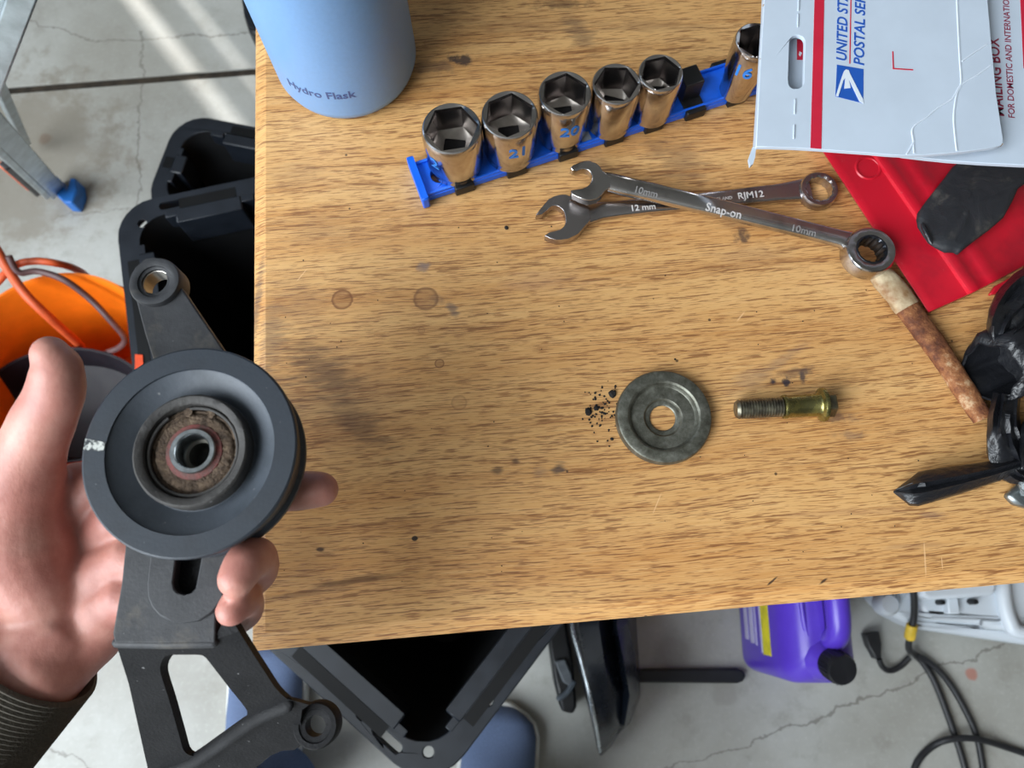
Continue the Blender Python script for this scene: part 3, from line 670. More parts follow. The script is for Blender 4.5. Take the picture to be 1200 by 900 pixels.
# ------------------------------------------------------------------ glove pieces, rusty stick, grey bolt
def rubber(name, c, dust, r=.38, bs=90):
    k = NT(name); v = k.coord(); a = k.noise(v, 45, 5, .65, dist=.5); b = k.noise(v, bs, 4, .6, dist=1.0)
    k.set(Base_Color=k.mix(k.math('MULTIPLY', k.step(a, .52, .78), dust), lin(c), lin((120, 114, 104))), Roughness=k.math('ADD', k.math('MULTIPLY', a, .3), r - .1)); k.bump(b, .5, .0025); return k.m
M_GLV = rubber('black_nitrile', (26, 27, 31), .06, .30)
M_GLV2 = rubber('dusty_black_rubber', (36, 38, 42), .55, .55, 50)
def surf(outline, z0, dz, name, m, label, cat, seed):
    """a thin soft sheet pouch with the given outline, puffed and creased"""
    g = G(); pts = pxs(outline, z0); n = len(pts); c = sum(pts, Vector()) / n; loops = []
    for k_, hh in ((1.0, 0), (.985, .5), (.93, .9), (.8, 1.0), (.6, 1.05), (.35, 1.0), (.12, .95)):
        loops.append([c + (p - c) * k_ + Vector((0, 0, dz * hh + .0012 * (noise.noise(p * 60 + Vector((seed, k_ * 4, 0))) if k_ < .98 else 0))) for p in pts])
    g.loft([[p + Vector((0, 0, -.0004)) for p in loops[0]]] + loops); ob = g.build(name, m, org=c, smooth=60); tag(ob, label, cat); return ob
fl_out = []
raw = [(1128, 187), (1116, 196), (1107, 208), (1096, 222), (1085, 236), (1075, 250), (1074, 258), (1075.5, 266), (1081, 275), (1088, 285), (1097, 291), (1107, 296), (1117, 296), (1122, 298.5), (1130, 292), (1145, 280), (1160, 269), (1175, 256), (1186, 236), (1192, 222), (1215, 205), (1240, 190), (1240, 160), (1150, 165)]
for i in range(len(raw)):
    a, b = raw[i], raw[(i + 1) % len(raw)]; fl_out += [a, lerp(a, b, .5)]
g2 = surf(fl_out, TOPZ + .0106, .0030, 'glove_finger', M_GLV2, 'flat dusty black rubber glove finger lying on the red pan', 'glove', 3)
G().tube(spline([P(1080, 262, TOPZ + .0148), P(1086, 274, TOPZ + .0152), P(1092, 286, TOPZ + .0144)], 5), [.0008, .0011, .0014] + [.0014] * 5 + [.0012, .001, .0008], 8).build('rolled_edge', M_GLV, None, org=(0, 0, 0))
ob = bpy.data.objects['rolled_edge']; ob.parent = g2; ob.location = -Vector(g2.location)
# crumpled glove
gl = thing('crumpled_glove', Vector((*P(1180, 460, TOPZ).xy, TOPZ)), 'crumpled shiny black nitrile glove with one finger pointing across the table', 'glove')
def px3(l): return [P(x, y, TOPZ + z) for x, y, z in l]
def ptube(g, l, rp_, n=20, flat=None):
    pts = spline(px3(l), 6); m_ = len(pts); rs = []
    for i in range(m_):
        t = i / (m_ - 1) * (len(rp_) - 1); a = int(min(t, len(rp_) - 2)); rs.append((rp_[a] + (rp_[a + 1] - rp_[a]) * (t - a)) / 2050)
    g.tube(pts, rs, n, True, flat)
def creased(path, name, seed, smooth=48, m=None):
    """a collapsed rubber tube: angular cross-sections swept along a path of (px, py, half width px, z, height)"""
    rnd = random.Random(seed); g = G(); loops = []
    base = [(-1, 0), (-.84, .5), (-.55, .72), (-.36, 1.0), (-.12, .66), (.14, 1.05), (.36, .70), (.62, .92), (.9, .35), (1, -.05), (.6, -.5), (0, -.62), (-.6, -.5)]
    ctr = spline([(a, b, 0) for a, b, *_ in path], 3); par = spline([(c, d * 1000, e * 1000) for _, _, c, d, e in path], 3)
    jit = [rnd.uniform(-.22, .22) for _ in base]
    for i_, c in enumerate(ctr):
        d_ = ctr[min(i_ + 1, len(ctr) - 1)] - ctr[max(i_ - 1, 0)]; d_.normalize(); n_ = (-d_.y, d_.x)
        hw_, z_, ht = par[i_].x, par[i_].y / 1000, par[i_].z / 1000
        jit = [max(-.4, min(.4, v_ * .8 + rnd.uniform(-.16, .16))) for v_ in jit]
        loops.append([P(c.x + n_[0] * hw_ * (u + jit[k_] * .3), c.y + n_[1] * hw_ * (u + jit[k_] * .3), TOPZ + max(.0006, z_ + ht * (w + (jit[k_] if w > .2 else 0)))) for k_, (u, w) in enumerate(base)])
    g.loft(loops); return g.build(name, m or M_GLV, gl, smooth=smooth)
creased([(1250, 310, 26, .020, .012), (1220, 328, 26, .020, .012), (1196, 346, 24, .020, .012), (1180, 364, 20, .021, .012), (1172, 384, 16, .022, .010), (1170, 400, 10, .022, .006)], 'crumpled_finger', 4)
creased([(1262, 352, 24, .018, .012), (1232, 366, 26, .019, .012), (1205, 382, 26, .020, .012), (1188, 398, 18, .021, .010)], 'crumpled_finger', 9)
creased([(1180, 462, 17, .013, .009), (1177, 485, 19, .013, .010), (1177, 508, 22, .012, .009), (1182, 530, 26, .011, .009), (1192, 548, 24, .011, .008), (1204, 558, 14, .010, .006)], 'palm_fold', 2)
creased([(1240, 470, 24, .016, .011), (1222, 500, 24, .015, .011), (1212, 530, 22, .013, .010), (1206, 552, 16, .012, .008)], 'palm_fold', 7)
# cuff: an open, slack tube whose mouth faces the table
g = G(); n = 44; rnd = random.Random(3); oc = []; ic = []
for i_, (x, y, rv, rz_, z_) in enumerate([(1161, 436, 33, .0150, .0185), (1163, 434, 37, .0175, .0195), (1168, 430, 40, .0180, .0200), (1182, 424, 40, .0178, .0200), (1200, 417, 38, .0172, .0196), (1225, 408, 36, .0165, .0190), (1255, 398, 34, .0160, .0185)]):
    c = P(x, y, TOPZ + z_); ax_ = (P(1255, 398, TOPZ + .02) - P(1155, 437, TOPZ + .02)).normalized(); sd_ = Vector((-ax_.y, ax_.x, 0)); q = 1 / ppm(x, y, TOPZ + z_)
    def rg(k): return [c + sd_ * (rv * q * k * math.cos(a) * (1 + .07 * math.sin(4 * a + 1 + i_ * .35) + .06 * math.sin(9 * a + i_ * .5))) + Vector((0, 0, max(-z_ + .0006, rz_ * k * math.sin(a) * (1 + .11 * math.sin(6 * a + 2 + i_ * .45) + .05 * math.sin(13 * a))))) + ax_ * (.0075 * math.sin(a)) * (1 if i_ < 4 else .3) for a in [2 * PI * j_ / n for j_ in range(n)]]
    oc.append(rg(1.0)); ic.append(rg(.93))
g.loft(list(reversed(ic[:5])) + [[(a + b) / 2 - ax_ * .0012 for a, b in zip(ic[0], oc[0])]] + oc, True, True); h = g; h.build('cuff', M_GLV, gl, smooth=60)
g = G(); loops = []
sec = [(-1, 0), (-.86, .55), (-.45, .8), (-.28, 1.0), (.02, .72), (.30, 1.05), (.62, .72), (.95, .35), (1, -.1), (.6, -.5), (0, -.6), (-.6, -.5)]
for x, y, hw_, z_, ht in [(1225, 533, 12, .012, .007), (1195, 544, 13, .012, .0075), (1165, 553, 14.5, .0115, .008), (1130, 561.5, 18, .0112, .0078), (1100, 568, 20.5, .0108, .0080), (1081, 572, 22, .0105, .0080), (1071, 573, 20.5, .0102, .0072), (1060, 574.5, 11.5, .0095, .0050), (1047, 576, 1.2, .008, .001)]:
    a_ = math.radians(14); jx = random.uniform(-.08, .08)
    loops.append([P(x + (math.sin(a_) * hw_ * u), y + math.cos(a_) * hw_ * u * -1, TOPZ + z_ + ht * (w + (jx if 0 < u < .4 else -jx))) for u, w in sec])
g.loft(loops); g.build('pointing_finger', M_GLV, gl, smooth=50)
ga = G(); q = px3([(1049, 574, .0105), (1068, 566, .0160), (1084, 566, .0195), (1085, 570, .0190), (1070, 571, .0150)])
ga.prism(q, down=.0012); ga.build('folded_fingertip', M_GLV2, gl)
# stick
def rust():
    k = NT('rust'); v = k.coord(); a = k.noise(v, 70, 6, .7); b = k.noise(v, 350, 4, .65)
    col = k.ramp(a, [(.3, lin((58, 34, 24))), (.44, lin((104, 58, 34))), (.56, lin((146, 94, 56))), (.68, lin((196, 166, 130)))])
    sep = k.new('ShaderNodeSeparateXYZ'); k.link(v, sep.inputs[0])
    k.set(Base_Color=col, Roughness=.8); k.bump(b, .6, .0015); return k.m
M_RUST = rust()
M_TAPE = mat('grubby_tape', (200, 184, 152), .65, col2=(132, 92, 52), scale=70, bump=.4, bscale=300)
sk = thing('rusty_stick', Vector((*P(1090, 400, TOPZ).xy, TOPZ)), 'rusty brown flat stick with a pale taped end beside the red pan', 'stick')
def bar(pts, w, t, m, name, seed):
    g = G(); ctr = spline(px3(pts), 6); loops = []; n = 18
    for i, c in enumerate(ctr):
        d_ = ctr[min(i + 1, len(ctr) - 1)] - ctr[max(i - 1, 0)]; d_.z = 0; d_.normalize(); s_ = Vector((-d_.y, d_.x, 0)); u = i / (len(ctr) - 1) * (len(w) - 1); a = int(min(u, len(w) - 2)); ww = (w[a] + (w[a + 1] - w[a]) * (u - a)) / 2000
        loops.append([c + s_ * (ww * math.cos(2 * PI * j / n)) * (1 + .08 * noise.noise(c * 300 + Vector((j, seed, 0)))) + Vector((0, 0, t / 2 * math.copysign(abs(math.sin(2 * PI * j / n)) ** .7, math.sin(2 * PI * j / n)))) for j in range(n)])
    g.loft(loops); return g.build(name, m, sk, smooth=60)
bar([(1047, 340, .006), (1075, 377, .006), (1100, 411, .006), (1125, 449, .006), (1152, 491, .006)], [13.5, 14, 14, 12.5, 12.5, 11], .0085, M_RUST, 'shaft', 1)
bar([(1027, 319, .0065), (1036, 327, .0068), (1052, 345, .0066), (1063, 361, .006)], [9, 15, 15, 14.4], .0095, M_TAPE, 'taped_end', 4)
# grey hex bolt at the frame edge
M_GREY = mat('zinc_grey', (164, 170, 172), .35, metal=.85, col2=(120, 126, 128), scale=150)
hb = P(1192, 572, TOPZ); hbo = thing('hex_nut_bolt', hb, 'small grey hex bolt and washer poking out beneath the crumpled glove', 'bolt')
d = (Vector((-.80, .06, .62))).normalized(); ax2 = Matrix((d.orthogonal().normalized(), d.cross(d.orthogonal().normalized()).normalized(), d)).transposed(); c0 = hb + Vector((.004, -.001, .0075))
g = G(); g.lathe(c0, [(.001, -.003), (.0088, -.003), (.0090, -.0025), (.0088, -.0006), (.001, -.0006)], 32, ax2, True, True); g.build('washer_face', M_GREY, hbo)
g = G(); hexl = lambda r, z: [c0 + ax2 @ Vector((r * math.cos(PI / 3 * j), r * math.sin(PI / 3 * j), z)) for j in range(6)]
g.loft([hexl(.0070, -.0006), hexl(.0070, .0038), hexl(.0060, .0046)]); g.build('nut', M_GREY, hbo, smooth=20, bevel=.0004)
g = G(); g.lathe(c0, [(.0036, .004), (.0036, .0075), (.0030, .0085), (.001, .0085)], 24, ax2, False, True); g.build('bolt_end', M_GREY, hbo)
g = G(); g.prism(pxs([(1180, 580), (1190, 590), (1205, 595), (1240, 590), (1240, 560), (1200, 562)], TOPZ + .006), down=.006); g.build('bracket_plate', M_GREY, hbo, bevel=.002)

# ------------------------------------------------------------------ held pulley and bracket
def iron(name, c, c2, r=.5, b=.5, dust=None, spec=.5):
    k = NT(name); v = k.coord(); a = k.noise(v, 55, 5, .65); f = k.noise(v, 700, 3, .6)
    col = k.mix(k.step(a, .4, .7), lin(c), lin(c2))
    sp_ = k.noise(v, 420, 2, .5); col = k.mix(k.math('MULTIPLY', k.step(sp_, .74, .79), .5), col, lin((150, 150, 150)))
    if dust: col = k.mix(k.math('MULTIPLY', k.step(k.noise(v, 38, 4, .7), .52, .72), .55), col, lin(dust))
    k.set(Base_Color=col, Roughness=k.math('ADD', k.math('MULTIPLY', a, .25), r - .12)); k.b.inputs['Specular IOR Level'].default_value = spec; k.bump(f, b, .0005); return k.m
M_PUL = iron('pulley_black', (44, 50, 58), (36, 41, 48), .45, .12)
M_PULC = iron('pulley_cone', (70, 76, 84), (58, 64, 71), .5, .15)
M_HUB = iron('hub_black', (62, 60, 58), (48, 46, 46), .7, .5)
M_BRK = iron('cast_bracket', (52, 53, 56), (40, 41, 44), .58, .22, (104, 97, 86))
M_BRKSH = iron('cast_bracket_shaded', (24, 24, 26), (18, 18, 20), .6, .5, None, .2)  # bracket iron darkened for the shade on its bent-down lower half
def grimy():
    k = NT('brown_grime'); v = k.coord(); a = k.noise(v, 260, 5, .7); b = k.noise(v, 900, 4, .7)
    k.set(Base_Color=k.ramp(a, [(.3, lin((62, 50, 42))), (.55, lin((106, 88, 72))), (.75, lin((140, 120, 98)))]), Roughness=.95); k.bump(b, 1.0, .002); return k.m
M_GRIME = grimy()
M_SEAL = mat('red_seal', (120, 60, 56), .7, col2=(78, 58, 52), scale=350, bump=.4)
M_RACE = mat('bearing_steel', (176, 180, 182), .22, metal=.95, scale=200)
ZP = .91
pc = P(222, 527, ZP); mm = .001
asm = thing('pulley_bracket', pc, 'black idler pulley on a slotted bracket, held in the hand', 'pulley')
N = 96
g = G(); g.lathe(pc, [(.0322, -.0009), (.0324, -.0001), (.0403, 0), (.0410, -.0005), (.0412, -.0014), (.0411, -.0032), (.0385, -.0050), (.0380, -.0170), (.0395, -.0185), (.0395, -.0205), (.0300, -.0220), (.0120, -.0200)], N); wheel = g.build('pulley_wheel', M_PUL, asm, smooth=18)
g = G(); g.lathe(pc, [(.0323, -.0008), (.0318, -.0013), (.0240, -.0068), (.0228, -.0074), (.0222, -.0070)], N); g.build('cone_face', M_PULC, wheel, smooth=30)
g = G(); g.lathe(pc, [(.0224, -.0074), (.0222, -.0012), (.0218, -.0004), (.0212, 0), (.0192, -.0004), (.0184, -.0012), (.0181, -.0065)], N); wrinkle(g, .0003, 900, 1); g.build('hub', M_HUB, wheel, smooth=40)
g = G(); g.lathe(pc, [(.0182, -.0062), (.0178, -.0052), (.0170, -.0058), (.0162, -.0048), (.0154, -.0056), (.0146, -.0046), (.0134, -.0043), (.0120, -.0044), (.0104, -.0046), (.0098, -.0052)], 120); wrinkle(g, .0012, 700, 4, .0005, 1600); g.build('grime_ring', M_GRIME, wheel, smooth=60)
g = G(); g.lathe(pc, [(.0116, -.0056), (.0108, -.0042), (.0086, -.0038)], N); g.build('bearing_seal', M_SEAL, wheel)
g = G(); g.lathe(pc, [(.0089, -.0046), (.0088, -.0026), (.0085, -.0022), (.0070, -.0022), (.0065, -.0028), (.0064, -.0150)], N); g.build('bearing_race', M_RACE, wheel, smooth=40)
g = G(); g.lathe(pc, [(.0065, -.012), (.0052, -.0125), (.0050, -.020)], 48); g.build('bore_sleeve', mat('bore_sleeve', (84, 82, 76), .4, metal=.7), wheel, smooth=40)
g = G(); arc = [pc + Vector((.0172 * math.cos(a), .0172 * math.sin(a), -.0036)) for a in [math.radians(100 - 330 * i / 60) for i in range(61)]]
g.tube(arc, .0007, 8); g.build('snap_ring', M_HUB, wheel)
for a in (103, 70):
    g = G(); q = pc + Vector((.0160 * math.cos(math.radians(a)), .0160 * math.sin(math.radians(a)), -.0034)); g.lathe(q, [(.0006, .0002), (.0016, .0002), (.0018, -.001), (.0018, -.003)], 14, None, True); g.build('snap_ring_eye', M_GRIME, wheel)
def paint():
    k = NT('white_paint_chips'); v = k.coord(); a = k.noise(v, 420, 4, .7)
    k.set(Base_Color=k.mix(k.step(a, .45, .55), lin((52, 56, 60)), lin((196, 198, 192))), Roughness=.7); return k.m
G().prism([pc + Vector((r * math.cos(math.radians(a)), r * math.sin(math.radians(a)), .00018)) for r, a in ((.0406, 174.0), (.0326, 175.0), (.0328, 181.0), (.0406, 180.2))], down=.0003).build('paint_mark', paint(), wheel, smooth=None)
# bracket
ZBK = ZP - .0235; bt = .0060
arm = [(160, 354), (154, 343), (152, 329), (158, 313), (168, 304), (180, 301), (193, 304), (203, 312), (208, 325), (212, 336), (232, 366), (266, 416), (290, 470), (300, 560), (270, 645), (262, 700), (253, 716), (252, 754), (134, 754), (132, 742), (142, 685), (148, 628), (160, 560), (180, 470), (179, 420), (170, 392)]
slotp = [(207, 640), (207, 647), (202.5, 683), (204, 690), (209, 695), (216, 697), (223, 695), (228.5, 690), (230, 684), (237, 647), (237, 640)]
g = G(); g.prism(pxs(arm, ZBK), [pxs(slotp, ZBK), circ(P(180, 329, ZBK), .0058, 24)], bt); bk = g.build('bracket_plate', M_BRK, asm, bevel=.0014, seg=3)
pad = [(178, 620), (177, 641), (172, 685), (173, 700), (178, 712), (187, 722), (200, 729), (216, 730.5), (232, 728), (247, 719), (256, 708), (261, 700), (266, 655), (270, 620)]
g = G(); g.prism(pxs(pad, ZBK + .0016), [pxs(slotp, ZBK + .0016)], .0022); g.build('slot_pad', M_BRK, bk, bevel=.0006)
G().prism(pxs([(196, 600), (196, 700), (244, 700), (248, 600)], ZBK - bt - .0002), down=.004).build('slot_backing', M_BRKSH, bk)  # dark backing added under the slot so it reads black
bcx = P(180, 329, ZBK + .003); rB_ = 30.5 / ppm(180, 329, ZBK + .006); rH = 16.5 / ppm(180, 329, ZBK + .006)
g = G(); g.lathe(bcx, [(rH, -.0125), (rB_ * .95, -.0125), (rB_, -.0115), (rB_, -.0014), (rB_ * .95, -.0003), (rB_ * .80, 0), (rH * 1.22, -.0006), (rH * 1.18, -.0014), (rH, -.0018), (rH, -.0125)], 48); wrinkle(g, .0003, 500, 3); g.build('pivot_boss', M_BRK, bk, smooth=40)
g = G(); g.lathe(bcx, [(rH * 1.01, -.0030), (rH * .95, -.0032), (rH * .95, -.0120), (rH * 1.01, -.0120)], 40); g.build('bushing', mat('bushing_steel', (150, 146, 140), .3, metal=.9), bk, smooth=40)
zl = lambda x, y: ZBK - .0006 - max(0, (y - 748)) * .00042
def zl2(x, y): return zl(x, y)
outer = [(134, 750), (139, 764), (151, 802), (163, 856), (174, 905), (180, 926), (240, 922), (296, 902), (314, 887), (330, 880), (345, 879), (352, 872), (358, 862), (352, 846), (354, 832), (362, 826), (348, 822), (336, 819), (328, 812), (321, 804), (297, 767), (280, 740), (274, 730), (262, 728), (250, 750), (200, 751)]
win = [(189, 776), (193, 769.5), (200, 767.5), (218, 767.3), (234, 767.5), (240, 770), (245, 775.5), (267, 804), (287, 829), (289.5, 837), (288, 847), (279, 858), (256, 872), (235, 884.5), (228, 886), (222, 885), (215, 879), (210, 862), (198, 820), (188, 788)]
def smooth_px(l): return [(v.x, v.y) for v in spline([(*p, 0) for p in l] + [(*l[0], 0)], 3)[:-1]]
g = G(); g.prism(pxs(outer, zl2), [pxs(smooth_px(win), zl2)], .0075); lf = g.build('window_frame', M_BRKSH, asm, bevel=.0012, seg=3)
bq = P(369, 851, zl(0, 851) + .001); r1 = 26.5 / ppm(369, 851, bq.z); r2 = 12 / ppm(369, 851, bq.z)
g = G(); g.lathe(bq, [(r2, -.010), (r1, -.010), (r1, -.0012), (r1 * .93, 0), (r2 * 1.6, 0), (r2 * 1.5, -.0006), (r2, -.0008), (r2, -.010)], 40); g.build('mounting_eye', M_BRKSH, lf, smooth=35)
g = G(); g.tube(spline(pxs([(336, 826), (300, 842), (262, 868), (225, 893), (190, 905)], lambda x, y: zl(x, y) + .0005), 6), .0034, 10, True, .5); g.build('stiffening_rib', M_BRKSH, lf, smooth=60)
g = G(); g.tube(pxs([(138, 753), (196, 754), (250, 753)], ZBK - .0020), .0021, 10, True); g.build('bend_edge', M_BRK, bk, smooth=60)

# ------------------------------------------------------------------ person: hand, sleeve, shoes
def skin():
    k = NT('skin'); v = k.coord(); a = k.noise(v, 38, 4, .6); b = k.noise(v, 420, 3, .6); c = k.noise(v, 120, 5, .65)
    col = k.ramp(a, [(.3, lin((174, 112, 101))), (.5, lin((192, 132, 119))), (.7, lin((206, 152, 137)))])
    col = k.mix(k.math('MULTIPLY', k.step(c, .5, .75), .3), col, lin((176, 106, 98)))
    k.set(Base_Color=col, Roughness=.48); k.b.inputs['Subsurface Weight'].default_value = .12; k.b.inputs['Subsurface Radius'].default_value = (.006, .0025, .0015); k.b.inputs['Subsurface Scale'].default_value = 1.0
    wv = k.noise(k.mapping(v, (900, 300, 500)), 1.0, 2, .5)
    k.bump(k.math('ADD', b, k.math('MULTIPLY', wv, .4)), .22, .0006); return k.m
M_SKIN = skin()
M_NAIL = mat('nail', (216, 176, 166), .28, var=.03)
per = thing('person', (0, -.42, 0), 'person in grey sleeve and blue shoes, hand gripping the black pulley', 'person')
def chain(g, l, flat=None, up=None, n=20):
    pts = [P(x, y, z) for x, y, z, r in l]; sm_ = spline(pts, 6); rs = []
    rad = [r for *_, r in l]
    for i in range(len(sm_)):
        t = i / 6; a = int(min(t, len(rad) - 2)); q = t - a; q = q * q * (3 - 2 * q); rs.append(rad[a] + (rad[a + 1] - rad[a]) * q)
    g.tube(sm_, rs, n, True, flat, up)
g = G()
# thumb with its ball
chain(g, [(52, 700, .853, .019), (22, 640, .862, .023), (22, 570, .876, .0175), (44, 508, .890, .0128), (64, 462, .900, .0112), (66, 432, .906, .0100), (59, 416, .909, .0078)])
# palm fan
WR = (38, 774, .848, .0225)
chain(g, [WR, (62, 690, .840, .017), (85, 615, .848, .0145), (112, 570, .858, .0118)])
chain(g, [WR, (80, 700, .836, .018), (110, 640, .842, .0145), (140, 606, .856, .0115)])
chain(g, [WR, (92, 720, .843, .018), (125, 675, .848, .0145), (150, 655, .855, .0110)])
chain(g, [(42, 780, .848, .0225), (96, 742, .842, .0175), (128, 712, .848, .0140), (145, 700, .854, .0105)])
# web between thumb and index
chain(g, [(25, 610, .866, .013), (55, 580, .860, .010), (95, 565, .858, .0095)])
# fingers: index runs hidden under the wheel, middle pokes out, ring and little curl up the plate edge
chain(g, [(112, 570, .858, .0112), (190, 540, .862, .0098), (250, 530, .866, .0090), (305, 528, .870, .0078)])
chain(g, [(140, 606, .856, .0112), (225, 592, .860, .0100), (300, 580, .866, .0092), (350, 575, .870, .0086), (376, 573.5, .871, .0078)])
chain(g, [(150, 655, .855, .0106), (215, 668, .857, .0098), (262, 688, .858, .0092), (298, 672, .868, .0088), (300, 654, .884, .0086), (289, 659, .8945, .0083), (277, 678, .8985, .0074)])
chain(g, [(145, 700, .854, .0100), (205, 722, .857, .0088), (250, 732, .860, .0082), (284, 718, .868, .0076), (287, 703, .881, .0073), (280, 706, .889, .0070), (271, 716, .8925, .0062)])
# wrist and forearm
chain(g, [(58, 748, .847, .022), (22, 790, .846, .0245), (-32, 850, .842, .0255), (-120, 950, .832, .028)])
h = remesh(g, .0014, 7); hand = h.build('hand', M_SKIN, per, smooth=180)
def nail(c, d, nrm, w, l, name='fingernail'):
    c = Vector(c); d = Vector(d).normalized(); nrm = Vector(nrm); nrm = (nrm - d * nrm.dot(d)).normalized(); s_ = d.cross(nrm); g = G(); loops = []
    for i in range(9):
        u = -1 + i / 4; ww = w * (1 - .12 * u * u * (1 if u > 0 else .6)) * math.sqrt(max(.05, 1 - (abs(u) ** 5) * .7))
        loops.append([c + d * (u * l) + s_ * (ww * math.sin(a)) + nrm * (ww * (math.cos(a) - 1) * .9) for a in [math.radians(-55 + 110 * j / 8) for j in range(9)]])
    g.loft(loops, False, False, closed=False); ob = g.build(name, M_NAIL, hand, smooth=60, org=origin(hand)); m_ = ob.modifiers.new('thick', 'SOLIDIFY'); m_.thickness = .0006
tp = P(59, 420, .908); td = P(58, 405, .910) - P(66, 450, .904)
nail(tp + Vector((-.0070, -.0035, -.0005)), td, (-1, -.1, .25), .0052, .0060)
# sleeve with knitted cuff
def knit():
    k = NT('knit'); v = k.coord(); a = k.noise(v, 700, 3, .6); b = k.noise(v, 30, 3, .5)
    k.set(Base_Color=k.mix(a, lin((66, 61, 54)), lin((96, 90, 80))), Roughness=.95); k.bump(a, .8, .001); return k.m
M_KNIT = knit()
a0, a1 = P(30, 752, .8475), P(-160, 975, .826); axd = (a1 - a0); LL = axd.length; axd.normalize(); side = axd.cross(Vector((0, 0, 1))).normalized(); upv = side.cross(axd)
def sleeve(u0, u1, r0, r1, name, ribs, amp, wall=.003):
    g = G(); loops = []; n = 56; m_ = ribs * 4
    def ringp(u, r): return [a0 + axd * u + side * (r * math.cos(2 * PI * j / n)) + upv * (r * .86 * math.sin(2 * PI * j / n)) for j in range(n)]
    loops.append(ringp(u0 + .004, r0 - wall * 1.4)); loops.append(ringp(u0, r0 - wall * .5))
    for i in range(m_ + 1):
        t = i / m_; loops.append(ringp(u0 + .0008 + (u1 - u0) * t, r0 + (r1 - r0) * t + amp * math.sin(i / 4 * 2 * PI)))
    loops.append(ringp(u1, r1 - wall * 2)); g.loft(loops, False, False); return g.build(name, M_KNIT, per, smooth=60)
sleeve(0, .058, .0365, .0385, 'cuff', 26, .00055)
sleeve(.056, .19, .0400, .050, 'sleeve', 10, .0004)
# shoes
M_SHOE = mat('blue_canvas', (98, 116, 150), .85, var=.12, scale=900, bump=.5, bscale=1600)
M_SOLE = mat('pale_sole', (206, 208, 204), .7, var=.06)
def shoe(px, py, rot, name, blue):
    toe = P(px, py, .03); M_ = Matrix.Rotation(rot, 3, 'Z')
    def W_(x, y, z): return toe + M_ @ Vector((x, y, 0)) + Vector((0, 0, z - toe.z))
    L_ = .29
    def half(t): # half width along the length, t=0 toe
        return .052 * (min(1, t / .10) ** .5) * (1 - .28 * max(0, min(1, (t - .38) / .25))) * (1 if t < .85 else math.sqrt(max(.02, 1 - ((t - .85) / .155) ** 2)))
    ts = [0.002, .015, .04, .08, .14, .22, .32, .42, .52, .62, .72, .82, .9, .96, .998]
    def hgt(t): return .045 + .055 * max(0, min(1, (t - .15) / .4))
    g = G(); loops = []
    for t in ts:
        w = half(t); hh = hgt(t) * (min(1, t / .06) ** .5 * .7 + .3)
        loops.append([W_(w * math.copysign(abs(math.cos(a)) ** .75, math.cos(a)), -L_ * t, .020 + (hh - .020) * abs(math.sin(a)) ** .8) for a in [PI * j / 14 for j in range(15)]])
    g.loft(loops); sh = g.build(name, blue, per, smooth=60)
    g = G(); outl = [(half(t) + .005, -L_ * t + (.004 if t < .01 else 0)) for t in ts]; outl = outl + [(-x, y) for x, y in reversed(outl)]
    g.prism([W_(x, y, .024) for x, y in outl], down=.022); g.build('sole', M_SOLE, sh, bevel=.003)
shoe(588, 826, math.radians(-4), 'shoe', M_SHOE); shoe(312, 752, math.radians(3), 'shoe', M_SHOE)
M_DENIM = mat('denim', (70, 96, 140), .9, var=.2, scale=700, bump=.4)
for px, py in ((585, 1000), (318, 930)):
    c = P(px, py, .09); g = G(); g.lathe(c, [(.060, 0), (.064, .004), (.066, .12), (.072, .30), (.080, .42), (.078, .425), (.058, .01)], 32); g.build('trouser_leg', M_DENIM, per, smooth=50)

